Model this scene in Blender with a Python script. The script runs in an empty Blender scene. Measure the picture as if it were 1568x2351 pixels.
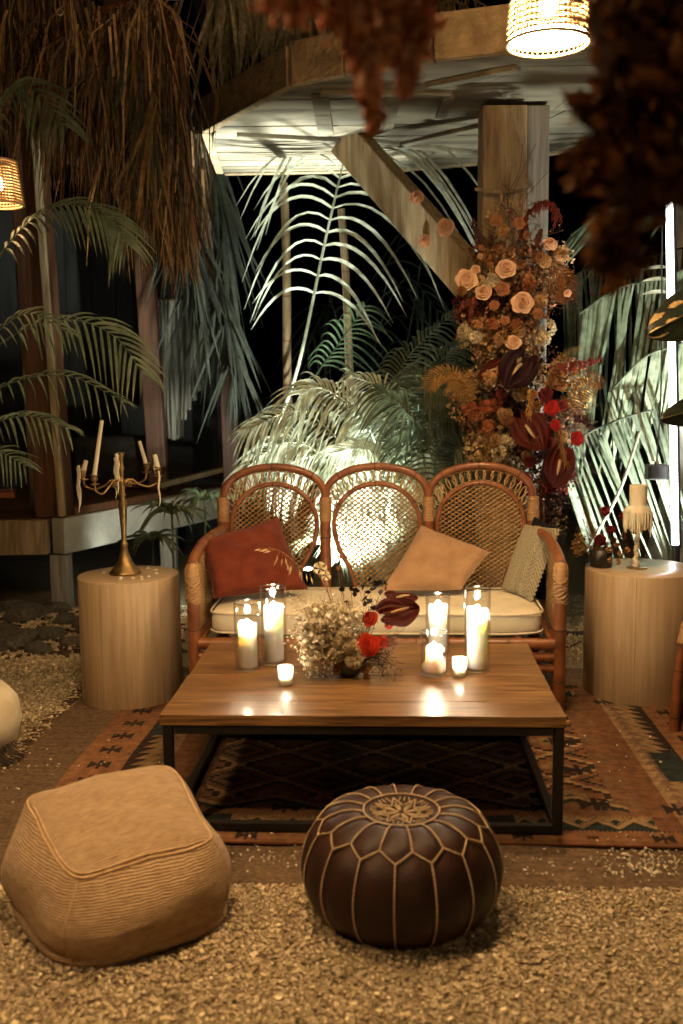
import bpy, bmesh, math, random
import numpy as np
from mathutils import Vector, Matrix, Euler

R = math.radians
PI = math.pi
scene = bpy.context.scene
col = scene.collection
rnd = random.Random(7)
NP = np.random.RandomState(11)

# ------------------------------------------------------------------ camera
CAM_H, PITCH, ROLL = 1.40, R(7.12), R(-0.64)
cam_data = bpy.data.cameras.new('camera')
cam_data.sensor_fit = 'VERTICAL'
cam_data.sensor_height = 36.0
cam_data.lens = 35.0
cam_data.clip_start = 0.05
cam_data.clip_end = 300.0
cam_data.dof.use_dof = True
cam_data.dof.focus_distance = 4.2
cam_data.dof.aperture_fstop = 2.4
cam = bpy.data.objects.new('camera', cam_data)
col.objects.link(cam)
_f = Vector((0, math.cos(PITCH), -math.sin(PITCH)))
_u = Vector((0, math.sin(PITCH), math.cos(PITCH)))
_r = Vector((1, 0, 0))
_r2 = _r * math.cos(ROLL) + _u * math.sin(ROLL)
_u2 = -_r * math.sin(ROLL) + _u * math.cos(ROLL)
cam.matrix_world = Matrix(((_r2.x, _u2.x, -_f.x, 0), (_r2.y, _u2.y, -_f.y, 0), (_r2.z, _u2.z, -_f.z, CAM_H), (0, 0, 0, 1)))
scene.camera = cam

# ------------------------------------------------------------------ night sky, moonlight, exposure
world = bpy.data.worlds.new('World')
scene.world = world
world.use_nodes = True
wn = world.node_tree.nodes
wl = world.node_tree.links
bg = wn['Background']
sky = wn.new('ShaderNodeTexSky')
sky.sky_type = 'NISHITA'
sky.sun_disc = False
sky.sun_elevation = R(-7)
sky.sun_rotation = R(200)
wl.new(sky.outputs[0], bg.inputs[0])
bg.inputs[1].default_value = 0.12
moon_d = bpy.data.lights.new('moon', 'SUN')
moon_d.energy = 0.012
moon_d.angle = R(0.5)
moon_d.color = (0.8, 0.9, 1.0)
moon = bpy.data.objects.new('moon', moon_d)
moon.rotation_euler = Euler((R(40), R(10), R(20)))
col.objects.link(moon)
scene.view_settings.view_transform = 'Standard'
scene.view_settings.look = 'None'
scene.view_settings.exposure = 0.65
scene.view_settings.gamma = 1.0
scene.view_settings.use_curve_mapping = False
scene.cycles.use_denoising = True
try:
    scene.cycles.denoiser = 'OPENIMAGEDENOISE'
except Exception:
    pass
scene.cycles.max_bounces = 8
scene.cycles.diffuse_bounces = 3
scene.cycles.glossy_bounces = 3
scene.cycles.transparent_max_bounces = 24
scene.cycles.transmission_bounces = 4
scene.cycles.sample_clamp_indirect = 3.0
scene.cycles.caustics_reflective = False
scene.cycles.caustics_refractive = False

PENDANT_L = 150.0       # radiance of the pendant diffusers
WARM = (1.0, 0.64, 0.30)
COOL = (0.93, 1.0, 0.90)

# ------------------------------------------------------------------ pixel (1568 x 2350 grid) to a point in the place
FP = 2350 * 35 / 36
def _ray(x, y):
    return _f + _r2 * ((x - 784) / FP) - _u2 * ((y - 1175) / FP)
def at(x, y, Y):
    d = _ray(x, y); t = Y / d.y
    return Vector((0, 0, CAM_H)) + d * t
def on(x, y, z=0.0):
    d = _ray(x, y); t = (z - CAM_H) / d.z
    return Vector((0, 0, CAM_H)) + d * t

# ------------------------------------------------------------------ mesh builder
class MB:
    def __init__(s):
        s.v = []; s.q = []; s.t = []; s.c = []; s.n = 0; s.col = (1, 1, 1)
    def add(s, v, q=None, t=None, c=None):
        v = np.asarray(v, float).reshape(-1, 3)
        if q is not None and len(q): s.q.append(np.asarray(q, int).reshape(-1, 4) + s.n)
        if t is not None and len(t): s.t.append(np.asarray(t, int).reshape(-1, 3) + s.n)
        s.v.append(v)
        c = s.col if c is None else c
        c = np.asarray(c, float)
        s.c.append(np.broadcast_to(c, (len(v), 3)) if c.ndim == 1 else c)
        s.n += len(v)
    def patch(s, G, closed=False, c=None):
        G = np.asarray(G, float); m, n = G.shape[:2]
        i, j = np.meshgrid(np.arange(m - 1), np.arange(n if closed else n - 1), indexing='ij')
        j2 = (j + 1) % n
        q = np.stack([i * n + j, i * n + j2, (i + 1) * n + j2, (i + 1) * n + j], -1).reshape(-1, 4)
        s.add(G.reshape(-1, 3), q, c=c)
    def tube(s, pts, rad, sides=8, cap=True, c=None):
        P = np.asarray([tuple(p) for p in pts], float); n = len(P)
        rad = np.asarray(rad, float)
        rad = np.full(n, float(rad)) if rad.ndim == 0 else np.interp(np.linspace(0, 1, n), np.linspace(0, 1, len(rad)), rad)
        T = np.gradient(P, axis=0); T /= (np.linalg.norm(T, axis=1)[:, None] + 1e-12)
        a = np.array([0, 0, 1.]) if abs(T[0][2]) < .9 else np.array([1., 0, 0])
        N = np.cross(T[0], a); N /= np.linalg.norm(N)
        ang = np.linspace(0, 2 * PI, sides, endpoint=False)
        rings = []
        for k in range(n):
            N = N - T[k] * (N @ T[k]); N /= (np.linalg.norm(N) + 1e-12)
            B = np.cross(T[k], N)
            rings.append(P[k] + rad[k] * (np.cos(ang)[:, None] * N + np.sin(ang)[:, None] * B))
        G = np.array(rings)
        base = s.n
        s.patch(G, closed=True, c=c)
        if cap:
            for k in (0, n - 1):
                cc = P[k]
                v = np.vstack([G[k], cc[None]])
                t = [[i, (i + 1) % sides, sides] if k else [(i + 1) % sides, i, sides] for i in range(sides)]
                s.add(v, t=t, c=c)
    def lathe(s, prof, n=32, o=(0, 0, 0), c=None, M=None):
        prof = np.asarray(prof, float)
        a = np.linspace(0, 2 * PI, n, endpoint=False)
        G = np.stack([prof[:, 0:1] * np.cos(a), prof[:, 0:1] * np.sin(a), np.repeat(prof[:, 1:2], n, 1)], -1)
        G = G[:, ::-1]
        if M is not None:
            G = (G.reshape(-1, 3) @ np.array(M.to_3x3()).T).reshape(G.shape)
        s.patch(G + np.asarray(tuple(o), float), closed=True, c=c)
    def box(s, cen, size, M=None, bev=0.0, c=None):
        bm = bmesh.new(); bmesh.ops.create_cube(bm, size=1)
        for v in bm.verts: v.co = Vector((v.co.x * size[0], v.co.y * size[1], v.co.z * size[2]))
        if bev > 0: bmesh.ops.bevel(bm, geom=list(bm.edges), offset=bev, segments=2, affect='EDGES', profile=.5)
        bmesh.ops.triangulate(bm, faces=[f for f in bm.faces if len(f.verts) > 4])
        bm.verts.index_update()
        V = np.array([v.co[:] for v in bm.verts])
        if M is not None: V = V @ np.array(M.to_3x3()).T
        V = V + np.asarray(tuple(cen), float)
        q = [[v.index for v in f.verts] for f in bm.faces if len(f.verts) == 4]
        t = [[v.index for v in f.verts] for f in bm.faces if len(f.verts) == 3]
        s.add(V, q, t, c=c); bm.free()
    def beam(s, a, b, w, h, up=(0, 0, 1), bev=0.004, c=None):
        a = Vector(a); b = Vector(b); x = (b - a); L = x.length; x.normalize()
        z = Vector(up); y = z.cross(x); y.normalize(); z = x.cross(y)
        M = Matrix((x, y, z)).transposed()
        s.box((a + b) / 2, (L, w, h), M, bev, c)
    def build(s, name, mat, parent=None, smooth=True, loc=None):
        V = np.concatenate(s.v); C = np.concatenate(s.c)
        Q = np.concatenate(s.q) if s.q else np.zeros((0, 4), int)
        T = np.concatenate(s.t) if s.t else np.zeros((0, 3), int)
        if loc is not None: V = V - np.asarray(tuple(loc), float)
        me = bpy.data.meshes.new(name)
        me.vertices.add(len(V)); me.vertices.foreach_set('co', V.astype(np.float32).ravel())
        lv = np.concatenate([Q.ravel(), T.ravel()]).astype(np.int32)
        me.loops.add(len(lv)); me.loops.foreach_set('vertex_index', lv)
        st = np.concatenate([np.arange(len(Q)) * 4, len(Q) * 4 + np.arange(len(T)) * 3]).astype(np.int32)
        me.polygons.add(len(st)); me.polygons.foreach_set('loop_start', st)
        try:
            tot = np.concatenate([np.full(len(Q), 4), np.full(len(T), 3)]).astype(np.int32)
            me.polygons.foreach_set('loop_total', tot)
        except Exception:
            pass
        me.polygons.foreach_set('use_smooth', np.full(len(st), bool(smooth)))
        ca = me.color_attributes.new('Col', 'FLOAT_COLOR', 'POINT')
        ca.data.foreach_set('color', np.concatenate([C, np.ones((len(C), 1))], 1).astype(np.float32).ravel())
        me.update(calc_edges=True); me.validate()
        if mat is not None: me.materials.append(mat)
        o = bpy.data.objects.new(name, me); col.objects.link(o)
        if loc is not None: o.location = Vector(tuple(loc))
        if parent is not None: attach(o, parent)
        return o

def attach(o, parent):
    # children are modelled in their parent's local space when the parent is an Empty at the base
    o.parent = parent

def empty(name, loc=(0, 0, 0), rz=0.0):
    o = bpy.data.objects.new(name, None); col.objects.link(o)
    o.location = loc; o.rotation_euler = (0, 0, rz); o.empty_display_size = 0.05
    return o
def tag(o, label, cat, group=None):
    o['label'] = label; o['category'] = cat
    if group: o['group'] = group
    return o
def structure(o): o['kind'] = 'structure'; return o
def stuff(o): o['kind'] = 'stuff'; return o
def thing(name, label, cat, loc=(0, 0, 0), rz=0.0, group=None):
    return tag(empty(name, loc, rz), label, cat, group)
def clone(o, name, parent, loc=None, rot=None):
    c = o.copy(); c.name = name; col.objects.link(c); c.parent = parent
    if loc is not None: c.location = loc
    if rot is not None: c.rotation_euler = rot
    return c
def mesh_child(me, name, parent, loc=(0, 0, 0), rot=(0, 0, 0), scale=(1, 1, 1)):
    o = bpy.data.objects.new(name, me); col.objects.link(o); o.parent = parent
    o.location = loc; o.rotation_euler = rot; o.scale = scale
    return o
def lin(h):
    v = [int(h[i:i + 2], 16) / 255 for i in (0, 2, 4)]
    return tuple(x / 12.92 if x <= .04045 else ((x + .055) / 1.055) ** 2.4 for x in v)
def curve(pts, n=24):
    """Catmull-Rom through points"""
    P = [np.array(tuple(p), float) for p in pts]
    P = [2 * P[0] - P[1]] + P + [2 * P[-1] - P[-2]]
    out = []
    seg = len(P) - 3
    for k in range(n):
        t = k / (n - 1) * seg; i = min(int(t), seg - 1); t -= i
        a, b, c, d = P[i:i + 4]
        out.append(.5 * ((2 * b) + (-a + c) * t + (2 * a - 5 * b + 4 * c - d) * t * t + (-a + 3 * b - 3 * c + d) * t ** 3))
    return np.array(out)

# ------------------------------------------------------------------ materials
def new_mat(name):
    m = bpy.data.materials.new(name); m.use_nodes = True
    nt = m.node_tree; b = nt.nodes['Principled BSDF']
    return m, nt, b
def noisy(name, c1, c2, scale=8.0, stretch=(1, 1, 1), rough=.6, rough2=None, bump=0.0, bscale=None, bstretch=None, detail=6, metal=0.0, coat=0.0, sheen=0.0, sub=None, distort=0.0, lo=.35, hi=.65, spec=.5, c3=None, bdist=.01):
    m, nt, b = new_mat(name); N, L = nt.nodes, nt.links
    tc = N.new('ShaderNodeTexCoord'); mp = N.new('ShaderNodeMapping'); mp.inputs['Scale'].default_value = stretch
    L.new(tc.outputs['Object'], mp.inputs[0])
    nz = N.new('ShaderNodeTexNoise'); nz.inputs['Scale'].default_value = scale; nz.inputs['Detail'].default_value = detail; nz.inputs['Distortion'].default_value = distort
    L.new(mp.outputs[0], nz.inputs['Vector'])
    cr = N.new('ShaderNodeValToRGB'); cr.color_ramp.elements[0].position = lo; cr.color_ramp.elements[1].position = hi
    cr.color_ramp.elements[0].color = (*c1, 1); cr.color_ramp.elements[1].color = (*c2, 1)
    if c3 is not None:
        e = cr.color_ramp.elements.new((lo + hi) / 2); e.color = (*c3, 1)
    L.new(nz.outputs['Fac'], cr.inputs[0]); L.new(cr.outputs[0], b.inputs['Base Color'])
    b.inputs['Roughness'].default_value = rough
    if rough2 is not None:
        mr = N.new('ShaderNodeMapRange'); mr.inputs['To Min'].default_value = rough; mr.inputs['To Max'].default_value = rough2
        L.new(nz.outputs['Fac'], mr.inputs[0]); L.new(mr.outputs[0], b.inputs['Roughness'])
    b.inputs['Metallic'].default_value = metal
    b.inputs['Coat Weight'].default_value = coat; b.inputs['Coat Roughness'].default_value = .15
    b.inputs['Sheen Weight'].default_value = sheen
    b.inputs['Specular IOR Level'].default_value = spec
    if bump > 0:
        mp2 = N.new('ShaderNodeMapping'); mp2.inputs['Scale'].default_value = bstretch or stretch
        L.new(tc.outputs['Object'], mp2.inputs[0])
        n2 = N.new('ShaderNodeTexNoise'); n2.inputs['Scale'].default_value = bscale or scale * 4; n2.inputs['Detail'].default_value = 5
        L.new(mp2.outputs[0], n2.inputs['Vector'])
        bp = N.new('ShaderNodeBump'); bp.inputs['Strength'].default_value = bump; bp.inputs['Distance'].default_value = bdist
        L.new(n2.outputs['Fac'], bp.inputs['Height']); L.new(bp.outputs[0], b.inputs['Normal'])
    if sub: b.inputs['Subsurface Weight'].default_value = sub[0]; b.inputs['Subsurface Radius'].default_value = sub[1]; b.inputs['Subsurface Scale'].default_value = 1.0
    return m
def attr_mat(name, rough=.6, transl=0.0, sheen=0.0, spec=.4, vary=.25, scale=60, bump=0.0, coat=0.0, bscale=None):
    """colour from the 'Col' attribute, broken up by fine noise, partly translucent for petals and leaves"""
    m, nt, b = new_mat(name); N, L = nt.nodes, nt.links
    a = N.new('ShaderNodeAttribute'); a.attribute_name = 'Col'
    tc = N.new('ShaderNodeTexCoord'); nz = N.new('ShaderNodeTexNoise'); nz.inputs['Scale'].default_value = scale
    L.new(tc.outputs['Object'], nz.inputs['Vector'])
    mr = N.new('ShaderNodeMapRange'); mr.inputs['From Min'].default_value = .3; mr.inputs['From Max'].default_value = .7
    mr.inputs['To Min'].default_value = 1 - vary; mr.inputs['To Max'].default_value = 1 + vary
    L.new(nz.outputs['Fac'], mr.inputs[0])
    mx = N.new('ShaderNodeVectorMath'); mx.operation = 'SCALE'
    L.new(a.outputs['Color'], mx.inputs[0]); L.new(mr.outputs[0], mx.inputs['Scale'])
    L.new(mx.outputs[0], b.inputs['Base Color'])
    b.inputs['Roughness'].default_value = rough; b.inputs['Sheen Weight'].default_value = sheen; b.inputs['Specular IOR Level'].default_value = spec
    b.inputs['Coat Weight'].default_value = coat
    if bump:
        bp = N.new('ShaderNodeBump'); bp.inputs['Strength'].default_value = bump; bp.inputs['Distance'].default_value = .004
        n2 = N.new('ShaderNodeTexNoise'); n2.inputs['Scale'].default_value = bscale or scale * 3; L.new(tc.outputs['Object'], n2.inputs['Vector'])
        L.new(n2.outputs['Fac'], bp.inputs['Height']); L.new(bp.outputs[0], b.inputs['Normal'])
    if transl > 0:
        tr = N.new('ShaderNodeBsdfTranslucent'); L.new(mx.outputs[0], tr.inputs[0])
        ms = N.new('ShaderNodeMixShader'); ms.inputs[0].default_value = transl
        out = N['Material Output']; L.new(b.outputs[0], ms.inputs[1]); L.new(tr.outputs[0], ms.inputs[2]); L.new(ms.outputs[0], out.inputs[0])
    return m
def emit(name, color, strength):
    m, nt, b = new_mat(name)
    b.inputs['Base Color'].default_value = (*color, 1); b.inputs['Emission Color'].default_value = (*color, 1); b.inputs['Emission Strength'].default_value = strength
    return m
def glass_mat(name, tint=(1, 1, 1), rough=.01, refl=.055):
    m, nt, b = new_mat(name); N, L = nt.nodes, nt.links
    N.remove(b)
    tr = N.new('ShaderNodeBsdfTransparent'); tr.inputs[0].default_value = (*tint, 1)
    gl = N.new('ShaderNodeBsdfGlossy'); gl.inputs['Roughness'].default_value = rough
    lw_ = N.new('ShaderNodeLayerWeight'); lw_.inputs[0].default_value = .5
    pw = N.new('ShaderNodeMath'); pw.operation = 'POWER'; pw.inputs[1].default_value = 4.0
    L.new(lw_.outputs['Facing'], pw.inputs[0])
    fr = N.new('ShaderNodeMapRange'); fr.inputs['To Min'].default_value = refl; fr.inputs['To Max'].default_value = .75
    L.new(pw.outputs[0], fr.inputs[0])
    ms = N.new('ShaderNodeMixShader')
    L.new(fr.outputs[0], ms.inputs[0]); L.new(tr.outputs[0], ms.inputs[1]); L.new(gl.outputs[0], ms.inputs[2]); L.new(ms.outputs[0], N['Material Output'].inputs[0])
    return m

M = {}
M['sand'] = noisy('sand_ground', (.24, .175, .105), (.48, .37, .235), 90, rough=.95, bump=.9, bscale=120, bdist=.03, spec=.2)
M['pebble'] = attr_mat('pebble_chips', rough=.9, vary=.2, scale=90, spec=.3)
M['table_wood'] = noisy('table_wood', (.040, .018, .006), (.34, .185, .068), 5, (1.0, 24, 24), rough=.28, rough2=.45, bump=.25, bscale=8, bstretch=(1.5, 60, 60), detail=9, distort=.6, coat=.25, lo=.3, hi=.72, c3=(.20, .098, .034), bdist=.004)
M['black_metal'] = noisy('black_metal', (.008, .008, .008), (.016, .015, .014), 40, rough=.45, bump=.1, metal=.3)
M['rattan'] = noisy('rattan_pole', (.135, .040, .013), (.29, .10, .032), 14, (1, 1, 1), rough=.32, rough2=.5, bump=.1, bscale=60, coat=.2, lo=.3, hi=.7)
M['rattan_node'] = noisy('rattan_node', (.05, .018, .008), (.10, .036, .014), 30, rough=.5)
M['binding'] = noisy('rattan_binding', (.30, .155, .062), (.46, .26, .115), 30, (1, 1, 6), rough=.5, bump=.8, bscale=20, bstretch=(1, 1, 16), bdist=.006)
M['cane'] = noisy('woven_cane', (.30, .165, .062), (.44, .27, .115), 40, rough=.55)
M['linen'] = noisy('cream_linen', (.64, .55, .38), (.74, .66, .48), 12, rough=.9, bump=.35, bscale=220, sheen=.2, spec=.2, bdist=.003)
M['piping'] = noisy('cream_piping', (.56, .47, .32), (.64, .55, .40), 50, rough=.9)
M['rust_cloth'] = noisy('rust_velvet', (.115, .021, .008), (.165, .032, .012), 14, rough=.9, bump=.3, bscale=180, sheen=.15, spec=.2, bdist=.003)
M['tan_cloth'] = noisy('sand_linen', (.34, .195, .10), (.43, .26, .14), 10, rough=.9, bump=.3, bscale=220, sheen=.2, spec=.2, bdist=.003)
M['knit'] = attr_mat('knitted_yarn', rough=.95, vary=.2, scale=160, spec=.15)
M['black_cloth'] = noisy('black_cloth', (.006, .006, .006), (.012, .011, .011), 40, rough=.9, spec=.2)
M['drum'] = noisy('drum_veneer', (.47, .325, .185), (.61, .45, .28), 6, (8, 8, .45), rough=.5, bump=.12, bscale=30, bstretch=(12, 12, .4), detail=8, bdist=.003, distort=.4)
M['drum_top'] = noisy('drum_top_veneer', (.44, .31, .185), (.52, .385, .24), 7, (.6, 10, 1), rough=.28, rough2=.4, detail=8, distort=.4, coat=.25)
M['brass'] = noisy('aged_brass', (.20, .125, .05), (.42, .28, .12), 25, rough=.32, rough2=.5, metal=.9, bump=.1)
M['wax'] = noisy('ivory_wax', (.74, .66, .49), (.80, .73, .56), 30, rough=.55, sub=(.3, (.010, .006, .003)), bump=.15, bscale=70)
M['candle'] = noisy('white_wax', (.93, .90, .83), (.95, .93, .87), 20, rough=.45, sub=(1.0, (.060, .050, .040)))
M['wick'] = noisy('wick', (.01, .008, .006), (.03, .02, .01), 60, rough=.9)
M['flame'] = emit('flame', (1.0, .84, .58), 60)
M['glass'] = glass_mat('clear_glass', (.985, .985, .975))
M['glass_rim'] = glass_mat('glass_rim', (.97, .97, .96), .12, .40)
M['frost'] = noisy('frosted_votive_glass', (.9, .86, .78), (.95, .9, .84), 40, rough=.4, sub=(1.0, (.03, .025, .02)))
M['bowl'] = noisy('black_ceramic', (.012, .011, .010), (.025, .022, .020), 30, rough=.4)
M['petal'] = attr_mat('petals', rough=.65, transl=.28, vary=.22, scale=70, sheen=.1)
M['glossy_petal'] = attr_mat('waxy_petals', rough=.36, transl=.25, vary=.45, scale=45, bump=.4, spec=.2)
M['dried'] = attr_mat('dried_sprigs', rough=.85, transl=.2, vary=.3, scale=80)
M['leaf'] = attr_mat('palm_leaves', rough=.45, transl=.22, vary=.35, scale=22, spec=.4, bump=.3, bscale=90)
M['thatch'] = attr_mat('dry_thatch', rough=.85, vary=.35, scale=30, transl=.1)
M['kilim'] = attr_mat('kilim_wool', rough=.95, vary=.28, scale=26, spec=.1, bump=.5, bscale=300)
M['jute_rug'] = attr_mat('jute_rug', rough=.95, vary=.35, scale=60, spec=.1, bump=.5, bscale=240)
def jute_mat(name, axis):
    m = noisy(name, (.31, .195, .105), (.52, .36, .21), 38, {'Z': (1, 1, 3), 'Y': (1, 3, 1)}[axis], rough=.95, sheen=.25, spec=.1, detail=9, lo=.25, hi=.75)
    nt = m.node_tree; N, L = nt.nodes, nt.links; b = N['Principled BSDF']; tc = [n for n in N if n.type == 'TEX_COORD'][0]
    w = N.new('ShaderNodeTexWave'); w.wave_type = 'BANDS'; w.bands_direction = axis; w.inputs['Scale'].default_value = 52; w.inputs['Distortion'].default_value = 5.0; w.inputs['Detail'].default_value = 3; w.inputs['Detail Scale'].default_value = .6
    nz = N.new('ShaderNodeTexNoise'); nz.inputs['Scale'].default_value = 85; nz.inputs['Detail'].default_value = 5
    L.new(tc.outputs['Object'], w.inputs['Vector']); L.new(tc.outputs['Object'], nz.inputs['Vector'])
    ad = N.new('ShaderNodeMath'); ad.operation = 'ADD'; L.new(w.outputs['Fac'], ad.inputs[0]); L.new(nz.outputs['Fac'], ad.inputs[1])
    bp = N.new('ShaderNodeBump'); bp.inputs['Strength'].default_value = .75; bp.inputs['Distance'].default_value = .0035
    L.new(ad.outputs[0], bp.inputs['Height']); L.new(bp.outputs[0], b.inputs['Normal'])
    return m
M['jute'] = jute_mat('jute_weave', 'Z'); M['jute_top'] = jute_mat('jute_weave_top', 'Y')
M['jute_seam'] = noisy('jute_seam', (.46, .29, .15), (.60, .41, .23), 40, rough=.9, bump=.5, bscale=120)
M['leather'] = noisy('brown_leather', (.014, .0045, .0022), (.046, .0145, .006), 10, rough=.46, rough2=.62, bump=.35, bscale=110, bdist=.004, spec=.35, lo=.3, hi=.75)
M['stitch'] = noisy('tan_stitching', (.42, .29, .165), (.56, .41, .25), 180, rough=.8, bump=.6, bscale=240)
M['timber'] = noisy('weathered_timber', (.21, .145, .072), (.40, .30, .165), 5, (5, 5, .7), rough=.8, bump=.4, bscale=14, bstretch=(9, 9, .9), detail=9, distort=.5)
M['red_timber'] = noisy('red_brown_timber', (.060, .023, .009), (.12, .048, .018), 5, (9, 9, .5), rough=.6, bump=.3, bscale=14, bstretch=(14, 14, .5), detail=8)
M['grey_timber'] = noisy('grey_timber', (.16, .14, .11), (.30, .27, .215), 5, (9, 9, .5), rough=.8, bump=.3, bscale=14, bstretch=(14, 14, .5), detail=8)
M['plaster'] = noisy('canopy_boards', (.060, .049, .030), (.165, .138, .088), 3.2, (.6, 2.2, 1), rough=.85, bump=.35, bscale=12, bstretch=(.8, 7, 1), detail=9, distort=.8)
M['fascia'] = noisy('canopy_fascia', (.12, .082, .040), (.31, .225, .12), 9, (1, 1, 1), rough=.9, bump=.9, bscale=38, detail=10, lo=.3, hi=.7, bdist=.02)
M['stone'] = noisy('pale_stone', (.26, .245, .20), (.46, .44, .37), 4, (1, 1, 1), rough=.9, bump=.6, bscale=24, detail=9)
M['rock'] = noisy('rock', (.045, .038, .029), (.13, .11, .085), 7, rough=.95, bump=.8, bscale=22)
M['bark'] = noisy('pale_bark', (.30, .29, .26), (.56, .55, .50), 6, (2, 2, 1), rough=.9, bump=.8, bscale=18, detail=9)
M['bamboo'] = noisy('bamboo_stem', (.085, .056, .026), (.16, .11, .055), 8, (3, 3, 1), rough=.5)
M['wicker'] = noisy('wicker_strips', (.42, .27, .13), (.55, .38, .20), 40, rough=.6)
M['cloth'] = noisy('hanging_cloth', (.15, .14, .105), (.23, .215, .165), 8, (1, 1, .3), rough=.95, bump=.3, bscale=90)
M['dark_wall'] = noisy('shade_dark_boards', (.010, .009, .007), (.022, .019, .015), 5, (9, 9, .5), rough=.8, bump=.3, bscale=14, bstretch=(14, 14, .5))  # near black colour keeps the wall in shade despite the spotlights
M['plastic'] = noisy('black_plastic', (.010, .010, .010), (.02, .02, .02), 50, rough=.4)
M['steel'] = noisy('brushed_steel', (.30, .30, .29), (.40, .40, .38), 60, rough=.35, metal=.8)
M['diffuser'] = emit('lamp_diffuser', WARM, PENDANT_L)
M['bulb'] = emit('lamp_bulb', (1.0, .62, .30), 60)
M['tube'] = emit('led_tube', (1.0, .96, .93), 5.0)
M['spot_lens'] = emit('spot_lens', COOL, 40)
# ================================================================== ground, gravel, rugs
def frost_mat():
    m, nt, b = new_mat('frosted_glass'); N, L = nt.nodes, nt.links
    b.inputs['Base Color'].default_value = (.9, .88, .84, 1); b.inputs['Roughness'].default_value = .3
    tl = N.new('ShaderNodeBsdfTranslucent'); tl.inputs[0].default_value = (.95, .92, .86, 1)
    tp = N.new('ShaderNodeBsdfTransparent')
    m1 = N.new('ShaderNodeMixShader'); m1.inputs[0].default_value = .55
    m2 = N.new('ShaderNodeMixShader'); m2.inputs[0].default_value = .25
    L.new(tl.outputs[0], m1.inputs[1]); L.new(tp.outputs[0], m1.inputs[2])
    L.new(m1.outputs[0], m2.inputs[1]); L.new(b.outputs[0], m2.inputs[2]); L.new(m2.outputs[0], N['Material Output'].inputs[0])
    return m
M['frost'] = frost_mat()

def ground_z(x, y):
    return .012 * np.sin(x * 2.1 + 1.3) * np.sin(y * 1.7) * np.clip((np.hypot(x, y - 3.6) - 1.9) / 1.5, 0, 1) + .006 * np.sin(x * 9 + 2 * np.sin(y * 5)) * np.sin(y * 11 + x * 3) * np.clip((2.62 - y) / .2, 0, 1) + .015 * np.exp(-((np.hypot(x - .15, y - 2.525) - .235) / .04) ** 2) * np.clip((2.66 - y) / .08, 0, 1) + .015 * np.exp(-((np.hypot(x + .598, y - 2.525) - .30) / .045) ** 2) * np.clip((2.66 - y) / .08, 0, 1)
gx = np.concatenate([np.linspace(-120, -8, 10), np.linspace(-6, 6, 241), np.linspace(8, 120, 10)])
gy = np.concatenate([np.linspace(-60, -3, 8), np.linspace(-1, 10, 221), np.linspace(12, 160, 12)])
X, Y = np.meshgrid(gx, gy, indexing='xy')
mb = MB(); mb.patch(np.stack([X, Y, ground_z(X, Y)], -1))
structure(mb.build('ground', M['sand']))

RUG_YAW = R(-2.7)
RUG_O = Vector((-1.04, 2.955, 0))           # front left corner of the kilim
RUG_W, RUG_D = 2.46, 1.66
UND_O = Vector((-1.30, 2.715, 0)); UND_W, UND_D = 2.95, 2.2
def rug_local(x, y, o, yaw=RUG_YAW):
    dx, dy = x - o.x, y - o.y
    return dx * math.cos(yaw) + dy * math.sin(yaw), -dx * math.sin(yaw) + dy * math.cos(yaw)

CUBE_V = np.array([[-1, -1, -1], [1, -1, -1], [1, 1, -1], [-1, 1, -1], [-1, -1, 1], [1, -1, 1], [1, 1, 1], [-1, 1, 1]], float)
CUBE_Q = np.array([[0, 3, 2, 1], [4, 5, 6, 7], [0, 1, 5, 4], [1, 2, 6, 5], [2, 3, 7, 6], [3, 0, 4, 7]])
def chips(name, P, size, zoff=.25, pal=None):
    n = len(P)
    s = size[:, None] * NP.uniform(.55, 1.15, (n, 3)) * np.array([1, .85, .6])
    V = CUBE_V[None] * s[:, None] * .5 * NP.uniform(.55, 1.0, (n, 8, 1))
    a, b, c = NP.uniform(0, 2 * PI, n), NP.uniform(-.5, .5, n), NP.uniform(-.5, .5, n)
    ca, sa, cb, sb, cc, sc = np.cos(a), np.sin(a), np.cos(b), np.sin(b), np.cos(c), np.sin(c)
    Rz = np.zeros((n, 3, 3)); Rz[:, 0, 0] = ca; Rz[:, 0, 1] = -sa; Rz[:, 1, 0] = sa; Rz[:, 1, 1] = ca; Rz[:, 2, 2] = 1
    Rx = np.zeros((n, 3, 3)); Rx[:, 0, 0] = 1; Rx[:, 1, 1] = cb; Rx[:, 1, 2] = -sb; Rx[:, 2, 1] = sb; Rx[:, 2, 2] = cb
    Ry = np.zeros((n, 3, 3)); Ry[:, 1, 1] = 1; Ry[:, 0, 0] = cc; Ry[:, 0, 2] = sc; Ry[:, 2, 0] = -sc; Ry[:, 2, 2] = cc
    V = np.einsum('nij,nkj->nki', Rz @ Rx @ Ry, V)
    V = V + P[:, None]; V[:, :, 2] += (size * zoff)[:, None]
    Q = CUBE_Q[None] + (np.arange(n) * 8)[:, None, None]
    pal = np.array(pal if pal is not None else [(.56, .45, .285), (.46, .36, .22), (.68, .57, .39), (.35, .265, .16), (.52, .41, .25), (.42, .325, .20)])
    C = pal[NP.randint(0, len(pal), n)] * NP.uniform(.75, 1.2, (n, 1))
    m = MB(); m.add(V.reshape(-1, 3), Q.reshape(-1, 4), c=np.repeat(C, 8, 0))
    return stuff(m.build(name, M['pebble'], smooth=False))
def scatter(n, x0, x1, y0, y1, keep):
    x = NP.uniform(x0, x1, n); y = NP.uniform(y0, y1, n)
    k = keep(x, y); return x[k], y[k]
def off_rugs(x, y, m=.0):
    u, v = rug_local(x, y, UND_O)
    return ~((u > m) & (u < UND_W - m) & (v > m) & (v < UND_D - m))
xa, ya = scatter(62000, -1.25, 1.35, 1.5, 2.85, lambda x, y: off_rugs(x, y, .012))
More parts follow.
